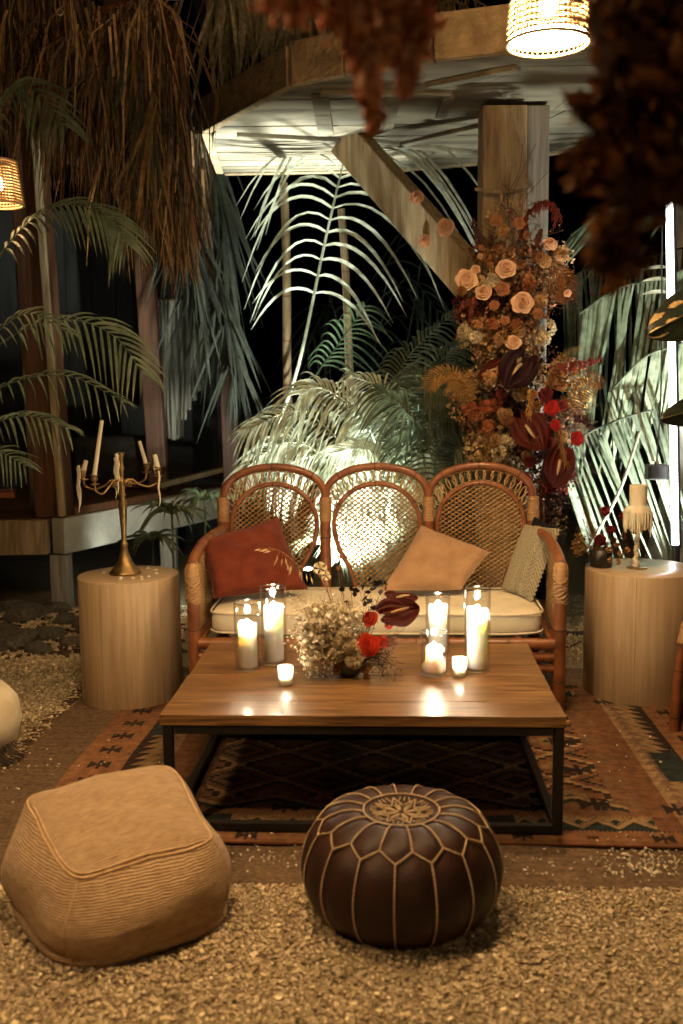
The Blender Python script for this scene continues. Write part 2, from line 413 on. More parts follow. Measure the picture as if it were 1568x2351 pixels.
xb, yb = scatter(30000, -2.6, -.9, 2.75, 6.3, lambda x, y: off_rugs(x, y, .012))
xc, yc = scatter(9000, .95, 2.4, 4.4, 6.5, lambda x, y: off_rugs(x, y, .012))
xx = np.concatenate([xa, xb, xc]); yy = np.concatenate([ya, yb, yc])
sz = np.concatenate([NP.uniform(.0065, .0125, len(xa)) * np.where(NP.rand(len(xa)) > .94, 1.7, 1), NP.uniform(.010, .021, len(xb)), NP.uniform(.008, .02, len(xc))])
chips('gravel', np.stack([xx, yy, ground_z(xx, yy) + NP.uniform(-.001, .004, len(xx))], -1), sz)

# --- coarse brown braided rug underneath
t = thing('braided_rug', 'coarse brown braided rug showing as a margin under the patterned kilim', 'rug', UND_O, RUG_YAW)
n1, n2 = 420, 300
U, V = np.meshgrid(np.linspace(0, 1, n1), np.linspace(0, 1, n2), indexing='xy')
wob = .012 * np.sin(U * 17) + .006 * np.sin(U * 41 + 1)
wobx = .014 * np.sin(V * 19) + .02 * (NP.rand(n2, 1) - .5)
Xr = U * UND_W + wobx * (1 - U) ** 8
Yr = V * UND_D + wob * (1 - V) ** 6
z = .006 + .0035 * np.abs(np.sin(Yr * 2 * PI / .026)) * (.6 + .4 * np.sin(Xr * 2 * PI / .03 + np.floor(Yr / .013) * PI)) + .004 * np.sin(Xr * 5) * np.sin(Yr * 6)
z = z + np.where(V < .004, -.008, 0)
row = np.floor(Yr / .026); base = np.array([.125, .082, .050])
var = .75 + .5 * NP.rand(n2, 1) * .6 + .2 * NP.rand(n2, n1)
Cc = base * var[..., None]
m = MB(); m.patch(np.stack([Xr, Yr, z], -1), c=Cc.reshape(-1, 3))
m.build('woven_field', M['jute_rug'], t)
m = MB()
for k in range(260):     # ragged fringe on the left end
    y0 = rnd.uniform(0, UND_D); L = rnd.uniform(.02, .07); a = rnd.uniform(-.6, .6)
    m.tube([(.01, y0, .008), (-L * .5, y0 + a * L * .5, .010), (-L, y0 + a * L, .004)], [.003, .0025, .001], 5, c=base * rnd.uniform(.6, 1.3))
stuff(m.build('fringe', M['jute_rug'], t))

# --- kilim: pattern woven as coloured cells
def kilim_colour(U, V):
    orange = np.array([.205, .098, .047]); rust = np.array([.155, .076, .038]); tan = np.array([.28, .18, .092]); teal = np.array([.020, .026, .025]); dark = np.array([.030, .020, .016]); plum = np.array([.15, .085, .055])
    H, W = U.shape
    C = np.empty((H, W, 3)); C[:] = rust
    def put(mask, c): C[mask] = c
    wv = np.sin(U * 9) * .5 + np.sin(V * 31 + U * 4) * .5
    put(wv > .35, np.array([.165, .075, .034])); put(wv < -.45, np.array([.15, .082, .042]))
    # field of large diamonds
    cx, cy = .66, .36
    fu = (U - .62) ; fv = (V - .50)
    infield = (U > .53) & (U < W_ - .53) & (V > .33) & (V < D_ - .36)
    du = np.abs(((fu / .335) % 1) - .5) * 2; dv = np.abs(((fv / .27) % 1) - .5) * 2
    dd = du + dv
    fi = np.floor(fu / .335).astype(int) % 3
    put(infield, plum); put(infield & (fi == 0), np.array([.175, .078, .036])); put(infield & (fi == 1), np.array([.105, .070, .045]))  # field tones lightened against the shade under the table
    put(infield & (np.abs(dd - 1.0) < .10), tan * 1.15)
    step = np.floor(du * 6) / 6 + np.floor(dv * 6) / 6
    put(infield & (np.abs(step - .62) < .09), dark); put(infield & (step < .22), tan * .75); put(infield & (dd < .10), dark)
    sd = np.floor(du * 9) / 9 + dv
    put(infield & (np.abs(sd - 1.33) < .07), teal)
    put(infield & (dd > 1.72), dark)
    # chevrons closing the field front and back
    for v0, sgn in ((.335, 1), (D_ - .36, -1)):
        ph = np.abs(((U - .62) / .335 % 1) - .5) * 2
        line = v0 + sgn * (-.015 + .085 * (1 - ph)) - sgn * .05
        w = (U > .5) & (U < W_ - .5)
        put(w & (np.abs(V - line) < .012), tan); put(w & (np.abs(V - line + sgn * .024) < .012), teal)
        sm = w & (np.abs(V - (v0 - sgn * .075)) < .012) & (((U / .028) % 1) < .6) & (ph > .45)
        put(sm, teal)
    # outer border
    b = .105; bs = .205
    outer = (V < b) | (V > D_ - b) | (U < bs) | (U > W_ - bs)
    put(outer, orange)
    def bow(cu, cv, s, c):
        a = np.abs(U - cu); e = np.abs(V - cv)
        put((a < s) & (e < s) & (np.abs(a - e) < s * 1.0) & ((e < a * .75 + s * .10) | (a < s * .16)), c)
    # inner lines and teal comb bands
    def band(mask, c): put(mask, c)
    teeth = (((U / .014) % 1) < .5) * .010
    seg = np.floor((U - .2) / .46).astype(int) % 2 == 0
    inner_u = (U > bs) & (U < W_ - bs)
    fb = inner_u & (V > b - teeth) & (V < .195 + teeth)
    put(fb & seg, teal)
    zig = np.abs(((U / .115) % 1) - .5) * 2
    zz = fb & ~seg
    put(zz, teal); put(zz & (np.abs(V - (.125 + .055 * zig)) < .013), tan); put(zz & (V > .145 + .05 * zig), tan * .95)
    put(zz & (np.abs(V - .165) + np.abs(((U / .115) % 1) - .5) * .115 < .018), teal)
    bb = inner_u & (V < D_ - b + teeth) & (V > D_ - .195 - teeth)
    put(bb, tan * .9); put(bb & ((((U / .05) % 1) * .09) > (V - (D_ - .195))), teal)
    teethv = (((V / .014) % 1) < .5) * .010
    for side in (0, 1):
        uu = U if side == 0 else W_ - U
        inv = (V > b) & (V < D_ - b)
        put(inv & (np.abs(uu - bs) < .008), dark)
        st = inv & (uu > bs + .008) & (uu < .44)
        put(st, tan * .8); put(st & (uu > .36), np.array([.14, .066, .033]))
        tri = ((V / .062) % 1); tri2 = (((V + .03) / .062) % 1)
        saw = (uu - bs > .010) & (uu - bs < .012 + .052 * tri); put(st & saw, dark)
        put(st & (np.abs(uu - .315) < .030 * (1 - tri2)), plum)
        blk = inv & (V > (.50 if side else .95)) & (V < (.78 if side else 1.25)) & (uu > bs) & (uu < bs + .095 + teethv); put(blk, teal)
        tb = inv & (uu > .47 - teethv) & (uu < .515 + teethv) & (V > .25) & (V < D_ - .25)
        if side == 0: put(tb, dark)
    k = 0
    for cu in np.arange(.30, W_ - .2, .215):
        bow(cu, b * .5, .032 if k % 2 == 0 else .016, dark); bow(cu, D_ - b * .5, .03, dark); k += 1
        bow(cu + .1, .265, .045 if k % 2 else .0, dark); bow(cu + .1, D_ - .27, .04, dark)
    for cv in np.arange(.16, D_ - .1, .155):
        for cu in (.10, W_ - .10):
            bow(cu, cv, .042, dark); 
    for cv in np.arange(.30, D_ - .2, .30):
        bow(W_ - .60, cv, .05, dark)
    C *= (.82 + .30 * NP.rand(H, 1, 1)) * (.9 + .2 * NP.rand(H, W, 1))
    fade = .85 + .22 * np.sin(U * 3.1 + V * 2.3) + .1 * np.sin(U * 11 - V * 7)
    return C * fade[..., None]
W_, D_ = RUG_W, RUG_D
t = thing('kilim_rug', 'flat woven orange kilim rug with dark geometric motifs under the coffee table', 'rug', RUG_O + Vector((0, 0, .010)), RUG_YAW)
n1, n2 = int(RUG_W / .0048), int(RUG_D / .0048)
U, V = np.meshgrid(np.linspace(0, RUG_W, n1), np.linspace(0, RUG_D, n2), indexing='xy')
C = kilim_colour(U, V)
z = .004 + .0025 * np.sin(U * 4 + 1) * np.sin(V * 5) + .0012 * np.sin(U * 13) * np.sin(V * 9)
edge = .008 * np.sin(U * 5.3) * (V < .3) * (1 - V / .3)
m = MB(); m.patch(np.stack([U + .006 * np.sin(V * 7) * (U < .3), V + edge, z], -1), c=C.reshape(-1, 3))
m.build('woven_field', M['kilim'], t)
m = MB()
ex = np.linspace(0, RUG_W, 120); ey = .008 * np.sin(ex * 5.3)
m.tube(np.stack([ex, ey, np.full(120, .003)], -1), .004, 6, c=(.10, .035, .014))
m.build('selvedge', M['kilim'], t)
# chips of gravel kicked onto the rugs
def chip_spots(spots):
    P = []
    for (px, py, n, sx, sy, zz) in spots:
        for k in range(n):
            q = on(px + rnd.gauss(0, sx), py + rnd.gauss(0, sy), zz); P.append(q[:])
    return np.array(P)
P1 = chip_spots([(1480, 1975, 190, 60, 20, .014), (650, 1965, 45, 60, 14, .014), (1000, 1985, 25, 200, 20, .014), (60, 1750, 40, 50, 60, .014), (1330, 1985, 40, 90, 18, .014)])
u, v = rug_local(P1[:, 0], P1[:, 1], RUG_O); u2, v2 = rug_local(P1[:, 0], P1[:, 1], UND_O)
P1 = P1[(v < -.012) & (v2 > .03) | ((u < -.02) & (u2 > .03) & (v2 > .03))]
P2 = chip_spots([(1400, 1750, 26, 120, 70, .018), (600, 1925, 12, 70, 8, .018), (1450, 1925, 22, 90, 12, .018), (230, 1750, 14, 60, 60, .018)])
u, v = rug_local(P2[:, 0], P2[:, 1], RUG_O); P2 = P2[(u > .02) & (v > .02)]
Pz = np.concatenate([P1, P2])
Pz[:, 2] = np.concatenate([np.full(len(P1), .0105), np.full(len(P2), .0155)])
o = chips('gravel_chips', Pz, NP.uniform(.006, .0115, len(Pz)), .28, [(.66, .58, .43), (.58, .49, .34), (.74, .66, .52)])
o['label'] = 'loose pale gravel chips strewn over the rugs'; o['category'] = 'gravel'

# ================================================================== coffee table
TAB = Vector((0.0537, 2.962, 0.0165)); TYAW = R(-2.84); TW, TD, TH = 1.25, .88, .380
t = thing('coffee_table', 'low wooden plank coffee table on a black metal box frame', 'table', TAB, TYAW)
npk = 6; pd = TD / npk
for k in range(npk):
    m = MB(); m.box((0, 0, 0), (TW + rnd.uniform(-.004, .004), pd - .0014, .034), bev=.0015)
    o = m.build('plank', M['table_wood'], t, smooth=False); o.location = (rnd.uniform(-.002, .002), pd * (k + .5), TH - .017 + rnd.uniform(-.0008, .0008))
    # each board takes its own piece of the grain
    mm = o.data.materials[0].copy(); mm.name = 'table_wood_board'
    for nd in mm.node_tree.nodes:
        if nd.type == 'MAPPING': nd.inputs['Location'].default_value = (k * 3.7, k * 1.9, k * .7)
    o.data.materials[0] = mm
zt = TH - .034
lw = .030
for sx in (-1, 1):
    for yy_ in (lw / 2 + .004, TD - lw / 2 - .004):
        m = MB(); m.box((sx * (TW / 2 - lw / 2 - .004), yy_, zt / 2), (lw, lw, zt), bev=.002); m.build('leg', M['black_metal'], t, smooth=False)
for yy_ in (lw / 2 + .004, TD - lw / 2 - .004):
    for zz in (zt - .0155, .0145):
        m = MB(); m.box((0, yy_, zz), (TW - 2 * lw - .010, lw * .9, .027), bev=.002); m.build('rail', M['black_metal'], t, smooth=False)
for sx in (-1, 1):
    for zz in (zt - .0155, .0145):
        m = MB(); m.box((sx * (TW / 2 - lw / 2 - .004), TD / 2, zz), (lw * .9, TD - 2 * lw - .010, .027), bev=.002); m.build('rail', M['black_metal'], t, smooth=False)
TOP = TAB.z + TH

# ================================================================== rattan settee
SET = Vector((0.137, 4.13, .0)); SYAW = R(-3.0)
t = settee = thing('rattan_settee', 'rattan settee with three round fan shaped woven backs behind the coffee table', 'sofa', SET, SYAW)
def by(zz): return .60 + (zz - .35) * .13
def bp(u, zz, off=0): return (u, by(zz) + off, zz)
def pole(name, pts, r, nodes=(), parent=t, mat='rattan', sides=14):
    P = np.array([tuple(p) for p in pts], float)
    m = MB(); m.tube(P, r, sides); o = m.build(name, M[mat], parent)
    if len(nodes):
        n = len(P)
        for f in nodes:
            m = MB()
            i = min(max(int(f * (n - 1)), 1), n - 2)
            d = P[i + 1] - P[i - 1]; d /= np.linalg.norm(d)
            rr = r if np.isscalar(r) else r[i]
            m.tube([P[i] - d * .004, P[i] - d * .0015, P[i] + d * .0015, P[i] + d * .004], [rr * .99, rr * 1.045, rr * 1.045, rr * .99], sides, cap=False)
            m.build('node_ring', M['rattan_node'], o)
    return o
def binding(name, a, b, r, parent):
    a = np.array(a, float); b = np.array(b, float); n = 15
    m = MB()
    P = [a + (b - a) * k / (n * 4) for k in range(n * 4 + 1)]
    rad = [r * (1 + .035 * abs(math.sin(k / 4 * PI))) for k in range(n * 4 + 1)]
    m.tube(P, rad, 14, cap=True); return m.build(name, M['binding'], parent)
# back posts
for u in (-.75, -.25, .25, .75):
    P = [bp(u, zz) for zz in np.linspace(0, .865, 24)]
    o = pole('back_post', P, .027, (.30, .62, .80))
    binding('binding', bp(u, .755), bp(u, .872), .0285, o)
# front posts, arms
for s in (-1, 1):
    P = [(s * .775, 0, zz) for zz in np.linspace(0, .60, 20)]
    o = pole('front_post', P, .0275, (.28, .66))
    a = [(s * .775, 0, .585), (s * .777, .004, .635), (s * .778, .07, .680), (s * .775, .25, .712), (s * .765, .45, .722), (s * .755, .615, .72)]
    A = curve(a, 26)
    pole('arm', A, .023, (.3, .75))
    m = MB()
    for k in range(9):      # crossed wrapping where the arm meets the post
        zz = .505 + k * .011; m.tube([(s * .775 + .0285 * math.cos(q), .0285 * math.sin(q), zz + .012 * math.sin(q * 2 + k)) for q in np.linspace(0, 2 * PI, 15)], .006, 5, cap=False)
    for k in range(11):
        c = A[int(1 + k * .55)]; zz = .0
        m.tube([tuple(np.array(c) + np.array([.0275 * math.cos(q), .020 * math.sin(q) * .6, .020 * math.sin(q) + .01 * math.cos(q * 2 + k)])) for q in np.linspace(0, 2 * PI, 15)], .0055, 5, cap=False)
    m.tube(curve([(s * .775, 0, .50), (s * .775, 0, .55), (s * .775, 0, .60), (s * .776, .004, .635), (s * .777, .03, .66)], 12), [.0285, .030, .031, .028, .022], 14)
    m.build('binding', M['binding'], o)
    # woven side panel
    m = MB()
    for k in range(34):
        f = k / 33.; 
        p0 = np.array((s * .770, .02 + f * .57, .36)); top = A[min(25, int(3 + f * 22))]
        m.tube([p0 + np.array([0, -.02, 0]), (p0 + top) / 2 + np.array([s * .008, 0, 0]), top - np.array([0, 0, .01])], .004, 5, cap=False)
    for k in range(22):
        f = (k + 1) / 23.
        m.tube([np.array((s * .770, .02 + q * .57, .36)) * (1 - f) + np.array(A[min(25, int(3 + q * 22))]) * f + np.array([s * .004 * math.sin(f * PI), 0, 0]) for q in np.linspace(0, 1, 8)], .004, 5, cap=False)
    stuff(m.build('woven_side_panel', M['cane'], t))
    pole('side_rail', [(s * .775, yy_, .315) for yy_ in np.linspace(.0, .60, 12)], .022, (.4,))
    pole('side_rail', [(s * .775, yy_, .20) for yy_ in np.linspace(.0, .58, 12)], .016)
# front rails and back rail
for zz, r in ((.318, .0255), (.262, .0215), (.212, .0165)):
    pole('front_rail', [(u, 0, zz) for u in np.linspace(-.755, .755, 40)], r, (.12, .38, .62, .88))
pole('back_rail', [bp(u, .33) for u in np.linspace(-.75, .75, 20)], .024, (.2, .8))
m = MB()
for k in range(12):
    m.tube([(-.74 + k * .1345, .02, .338), (-.74 + k * .1345, .58, .338)], .010, 8)
m.build('seat_slat_frame', M['rattan'], t)
# fan backs
def racket(n=80):
    """inner hoop outline: circle above, waisted neck below; from seat left, over the top, to seat right"""
    c, r = .745, .208
    pts = []
    for k in range(n):
        f = k / (n - 1)
        pts.append(f)
    left = [(-.100, .40), (-.112, .47), (-.140, .545), (-.180, .62), (-.203, .69)]
    arc = [(-r * math.cos(a), c + (r * .92) * math.sin(a)) for a in np.linspace(-.02, PI + .02, 17)]
    right = [(-x, z_) for x, z_ in left[::-1]]
    P = curve([(x, z_, 0) for x, z_ in left + arc + right], n)
    return P[:, :2]
RK = racket()
def inside(px, pz):
    poly = RK; n = len(poly); c = np.zeros(px.shape, bool); j = n - 1
    for i in range(n):
        xi, zi = poly[i]; xj, zj = poly[j]
        k = ((zi > pz) != (zj > pz)) & (px < (xj - xi) * (pz - zi) / (zj - zi + 1e-12) + xi)
        c ^= k; j = i
    return c
def make_cane(ang, sp):
    m = MB()
    for fam, a in enumerate((ang, -ang)):
        d = np.array([math.cos(a), math.sin(a)]); nn = np.array([-d[1], d[0]])
        for k in range(-60, 61):
            o_ = np.array([0, .68]) + nn * k * sp
            sl = np.linspace(-.6, .6, 481); q = o_ + sl[:, None] * d
            ins = inside(q[:, 0], q[:, 1])
            if ins.sum() < 4: continue
            idx = np.where(ins)[0]; runs = np.split(idx, np.where(np.diff(idx) > 1)[0] + 1)
            for rn in runs:
                if len(rn) < 5: continue
                ss = np.linspace(sl[rn[0]], sl[rn[-1]], 6); qq = o_ + ss[:, None] * d
                ph = np.arange(6) % 2 * .003 - .0015
                m.tube([bp(x, z_, (.0035 if fam else -.0035) * 1) for (x, z_), h in zip(qq, ph)], .0033, 4, cap=False)
    return m
ring_me = {}
for fi, u0 in enumerate((-.5, 0, .5)):
    P = [bp(u0 + .248 * math.cos(a) * -1, .868 + .152 * max(0, math.sin(a)) ** .85) for a in np.linspace(.0, PI, 40)]
    pole('outer_arch', P, .0185, (.25, .5, .78))
    P = [bp(u0 + x, z_) for x, z_ in RK]
    o = pole('inner_hoop', P, .0115, (.3, .5, .7))
    mm = make_cane(R(38 if fi != 2 else 33), (.0185, .0185, .0180)[fi])
    V0 = np.concatenate(mm.v); 
    mm.v = [np.concatenate(mm.v) + np.array([u0, 0, 0])]; mm.q = [np.concatenate(mm.q)]; mm.c = [np.concatenate(mm.c)]
    stuff(mm.build('woven_cane', M['cane'], t))
    nr = 17
    for k in range(nr):
        a = R(14) + (PI - R(28)) * k / (nr - 1)
        # gap between hoop and arch along direction a
        ro = np.array([-.248 * math.cos(a), .868 + .152 * math.sin(a) ** .85 - .018])
        ri = np.array([-.208 * math.cos(a) * 1.0, .745 + .191 * math.sin(a) + .012])
        c = (ro + ri) / 2; h = np.linalg.norm(ro - ri) / 2
        if h < .008: continue
        ax = (ro - ri) / (2 * h); tn = np.array([-ax[1], ax[0]])
        w = min(.024, h * .95)
        m = MB()
        m.tube([bp(u0 + c[0] + ax[0] * h * math.cos(q) + tn[0] * w * math.sin(q), c[1] + ax[1] * h * math.cos(q) + tn[1] * w * math.sin(q), (k % 2) * .004 - .002) for q in np.linspace(0, 2 * PI, 19)], .0036, 5, cap=False)
        m.build('ring', M['cane'], t)

# --- seat cushion
t = thing('seat_cushion', 'long cream linen seat cushion with piped edges on the rattan settee', 'cushion', SET + Vector((0, 0, .345)), SYAW)
def outline(a, b, e, n, cx=0, cy=0):
    q = np.linspace(0, 2 * PI, n, endpoint=False)
    return np.stack([cx + a * np.sign(np.cos(q)) * np.abs(np.cos(q)) ** (2 / e), cy + b * np.sign(np.sin(q)) * np.abs(np.sin(q)) ** (2 / e)], -1)
prof = [(0, .112), (.3, .112), (.6, .110), (.82, .106), (.93, .100), (.975, .090), (.992, .072), (.995, .05), (.992, .030), (.975, .012), (.93, .002), (.5, 0), (0, 0)]
q0 = np.linspace(0, 2 * PI, 160, endpoint=False)
rings = []
for s, zz in prof:
    a = .722 * s if s < .9 else .722 - (1 - s) * .30; b = .285 * s if s < .9 else .285 - (1 - s) * .30
    ol = outline(a, b, 9, 160, 0, .302)
    zw = zz + (.010 * np.sin(ol[:, 0] * 9) * np.sin(ol[:, 1] * 14) + .004 * np.sin(ol[:, 0] * 23 + ol[:, 1] * 9)) * (zz > .06)
    rings.append(np.stack([ol[:, 0], ol[:, 1], zw], -1))
m = MB(); m.patch(np.array(rings), closed=True); m.build('cover', M['linen'], t)
for zz in (.094, .012):
    ol = outline(.722, .285, 9, 160, 0, .302); ol = np.vstack([ol, ol[:1]])
    m = MB(); m.tube(np.stack([ol[:, 0], ol[:, 1], zz + .002 * np.sin(ol[:, 0] * 9)], -1), .005, 6, cap=False); m.build('piping', M['piping'], t)

# --- pillows laid over four corner points
def pillow_grid(c4, thick, nu=44, nv=44, pull=.05, wr=.010, seed=0, side=1):
    r_ = np.random.RandomState(seed); ph = r_.uniform(0, 6, 8)
    A, B, C_, D = [np.array(tuple(p), float) for p in c4]      # TL TR BR BL
    u, v = np.meshgrid(np.linspace(-1, 1, nu), np.linspace(-1, 1, nv), indexing='xy')
    pu = u * (1 - pull * (1 - v ** 2)); pv = v * (1 - pull * (1 - u ** 2))
    s, w = (pu + 1) / 2, (pv + 1) / 2
    P = (A * ((1 - s) * w)[..., None] + B * (s * w)[..., None] + C_ * (s * (1 - w))[..., None] + D * ((1 - s) * (1 - w))[..., None])
    nrm = np.cross(B - A, D - A); nrm /= np.linalg.norm(nrm); nrm = -nrm if nrm[1] > 0 else nrm
    h = thick * (np.clip(1 - u ** 2, 0, 1) * np.clip(1 - v ** 2, 0, 1)) ** .42
    wrk = wr * (np.sin(u * 5 + v * 3 + ph[0]) * np.sin(v * 7 - u * 2 + ph[1]) + .6 * np.sin(u * 11 + v * 4 + ph[2]) * np.sin(v * 3 + ph[3])) * np.clip(h / thick, 0, 1)
    return P + nrm * ((h + wrk) * side)[..., None], u, v
def pillow(name, label, c4, thick, mat, seed, pull=.05):
    base = (Vector(c4[2]) + Vector(c4[3])) / 2
    o = thing(name, label, 'pillow', base)
    m = MB()
    for side in (1, -1):
        G, u, v = pillow_grid(c4, thick, seed=seed, side=side, pull=pull)
        if side < 0: G = G[:, ::-1]
        m.patch(G - np.array(base))
    c = m.build('cover', M[mat], o)
    m = MB()
    G, u, v = pillow_grid(c4, thick, seed=seed, pull=pull)
    E_ = np.concatenate([G[0], G[1:, -1], G[-1, ::-1][1:], G[::-1, 0][1:]]) - np.array(base)
    m.tube(E_, .003, 6, cap=False); m.build('seam', M[mat], o)
    return o
pillow('rust_pillow', 'rust red cloth pillow slumped in a corner of the settee', [at(455, 1243, 4.50), at(637, 1186, 4.66), at(706, 1352, 4.48), at(492, 1372, 4.36)], .075, 'rust_cloth', 3)
pillow('sand_pillow', 'plain sand coloured pillow leaning beside the middle fan back', [at(968, 1206, 4.69), at(1123, 1268, 4.52), at(1058, 1352, 4.42), at(876, 1356, 4.42)], .06, 'tan_cloth', 8, .04)
# knitted pillow with black reverse
c4 = [at(1206, 1203, 4.70), at(1287, 1214, 4.47), at(1222, 1382, 4.34), at(1152, 1352, 4.56)]
base = (c4[2] + c4[3]) / 2
o = thing('knitted_pillow', 'chunky cable knit pillow with black reverse propped against the settee arm', 'pillow', base)
G, u, v = pillow_grid(c4, .035, 110, 110, .03, .003, 5, 1)
A_, B_, D_4 = [np.array(c4[i]) for i in (0, 1, 3)]
nrm = np.cross(B_ - A_, D_4 - A_); nrm /= np.linalg.norm(nrm); nrm = -nrm if nrm[1] > 0 else nrm
s = (u + 1) / 2; w = (v + 1) / 2
chev = np.where(s > .45, np.sin((w * 17 + np.abs(((s - .45) / .275 % 1) - .5) * 4) * 2 * PI), np.sin(w * 40 * PI) * np.sin(s * 34 * PI))
G = G + nrm * (.005 * chev)[..., None]
Ck = np.array([.36, .315, .215]) * np.clip(.80 + .25 * chev, .4, 1)[..., None]
m = MB(); m.patch(G - np.array(base), c=Ck.reshape(-1, 3)); m.build('knitted_front', M['knit'], o)
cb4 = [at(1226, 1184, 4.72), at(1301, 1222, 4.54), at(1266, 1384, 4.42), at(1165, 1356, 4.62)]
m = MB(); G, u, v = pillow_grid(cb4, .03, 30, 30, .03, .004, 6, 1); m.patch(G - np.array(base))
G, u, v = pillow_grid(cb4, .07, 30, 30, .03, .004, 6, -1)
m.patch(G[:, ::-1] - np.array(base)); b_ = m.build('black_back', M['black_cloth'], o); b_['label'] = 'plain black reverse side'

# ================================================================== candles on the table
def flame_part(parent, z0, h=.023, power=1.2, cx=0, cy=0):
    m = MB(); m.tube([(cx, cy, z0 - .002), (cx + .0006, cy, z0 + .010)], .0012, 6); m.build('wick', M['wick'], parent)
    prof = [(.0004, z0 + .004), (.0035, z0 + .008), (.0052, z0 + .004 + h * .35), (.004, z0 + .004 + h * .6), (.0016, z0 + .004 + h * .85), (.0002, z0 + .004 + h)]
    m = MB(); m.lathe(prof, 12, (cx, cy, 0)); f = m.build('flame', M['flame'], parent)
    L = bpy.data.lights.new('flame_light', 'POINT'); L.energy = power; L.color = (1.0, .82, .57); L.shadow_soft_size = .012
    lo = bpy.data.objects.new('flame_light', L); col.objects.link(lo); lo.parent = parent; lo.location = (cx, cy, z0 + h * .55 + .006)
def hurricane(px, py, w_px, h_m, c_h, label, clabel, cr=.72, melted=False, power=3.8):
    p = on(px, py, TOP); d = (p - cam.location).dot(_f); r = w_px * d / FP / 2
    v = thing('glass_vase', label, 'vase', (p.x, p.y, TOP + .0005))
    wl_ = .0028
    prof = [(0, 0), (r * .9, 0), (r - .001, .002), (r, .006), (r, h_m - .002), (r - .001, h_m), (r - wl_ + .001, h_m), (r - wl_, h_m - .002), (r - wl_, .014), (r * .85, .011), (0, .011)]
    m = MB(); m.lathe(prof, 40); m.build('glass_wall', M['glass'], v)
    m = MB(); q = np.linspace(0, 2 * PI, 41)
    m.tube(np.stack([(r - wl_ / 2) * np.cos(q), (r - wl_ / 2) * np.sin(q), np.full(41, h_m)], -1), .0022, 6, cap=False); m.build('rim', M['glass_rim'], v)
    c = thing('pillar_candle', clabel, 'candle', (p.x, p.y, TOP + .0125))
    rc = r * cr
    if not melted:
        prof = [(0, 0), (rc - .002, 0), (rc, .002), (rc, c_h - .004), (rc - .001, c_h - .001), (rc - .004, c_h), (rc * .75, c_h - .004), (rc * .35, c_h - .010), (0, c_h - .011)]
        q = np.linspace(0, 2 * PI, 40, endpoint=False); Gc = []; ph = px * .37
        for rr_, zz in prof:
            rim = max(0, (zz - c_h * .5) / (c_h * .5)) if rr_ > rc * .5 else 0
            Gc.append(np.stack([rr_ * (1 + .012 * np.sin(q * 2 + ph)) * np.cos(q), rr_ * (1 + .012 * np.sin(q * 3 + ph)) * np.sin(q), zz + rim ** 6 * (.0045 * np.sin(q * 2 + ph) + .003 * np.sin(q * 5 + ph * 2))], -1))
        m = MB(); m.patch(np.array(Gc)[:, ::-1], closed=True); m.build('wax', M['candle'], c); flame_part(c, c_h - .009, h=.019 + .007 * math.sin(ph) ** 2, power=power, cx=.002 * math.sin(ph * 3))
        for k in range(2):
            a_ = -1.2 + k * 1.3 + ph; ln = .02 + .02 * abs(math.sin(ph + k)); m = MB()
            m.tube([(rc * math.cos(a_) * 1.0, rc * math.sin(a_), c_h - .003 - ln * f) for f in np.linspace(0, 1, 8)], [.0022, .0026, .0024, .0022, .0022, .0026, .0032, .0016], 7); m.build('wax_drip', M['candle'], c)
    else:
        m = MB()
        q = np.linspace(0, 2 * PI, 36, endpoint=False); rr = rc * (1 + .04 * np.sin(q * 3) + .03 * np.sin(q * 5 + 1))
        G = []
        for f, zz in ((0, 0), (1, 0), (1.03, .012), (.98, .026), (.80, .034), (.70, .05), (.66, c_h), (.6, c_h + .001), (.3, c_h - .008), (0, c_h - .009)):
            G.append(np.stack([rr * f * np.cos(q), rr * f * np.sin(q), zz + .004 * np.sin(q * 4) * (zz > .02)], -1))
        m.patch(np.array(G)[:, ::-1], closed=True); m.build('wax', M['candle'], c); flame_part(c, c_h - .008, power=power)
hurricane(570, 1535, 61, .245, .158, 'clear glass cylinder vase, shorter one of the pair beside the dried white flowers', 'white pillar candle burnt halfway in the shorter glass beside the dried baby breath', .72)
hurricane(630, 1522, 59, .285, .205, 'tall clear glass cylinder vase touching the dried white flowers', 'tall white pillar candle in the glass next to the dried white flowers', .73)
hurricane(1005, 1500, 56, .225, .175, 'clear glass cylinder vase partly hidden behind a low wide glass', 'white pillar candle behind the low melted candle', .74)
hurricane(1095, 1538, 60, .295, .212, 'tallest clear glass cylinder vase beside the small votive and the low glass', 'tallest white pillar candle in the tallest glass by the low melted candle', .77)
hurricane(996, 1548, 62, .152, .088, 'low wide clear glass holding a slumped candle', 'short slumped white candle in the low glass', .86, True)
for px, py, lab in ((656, 1572, 'small frosted votive glass glowing alone in front of the dried white flowers'), (1055, 1552, 'small frosted votive glass glowing between the low glass and the tallest cylinder')):
    p = on(px, py, TOP); r, h = .0265, .066
    v = thing('votive_glass', lab, 'votive', (p.x, p.y, TOP + .0005))
    prof = [(0, 0), (r * .78, 0), (r * .82, .002), (r, h), (r - .002, h), (r * .8, .006), (0, .006)]
    m = MB(); m.lathe(prof, 28); m.build('glass_wall', M['frost'], v)
    c = thing('votive_candle', 'stub candle glowing inside the votive ' + ('in front of the dried white flowers' if px < 800 else 'between the low glass and tallest cylinder'), 'candle', (p.x, p.y, TOP + .0075))
    m = MB(); m.lathe([(0, 0), (r * .72, 0), (r * .76, .024), (r * .6, .023), (0, .021)], 24); m.build('wax', M['candle'], c); flame_part(c, .022, .020, 1.2)
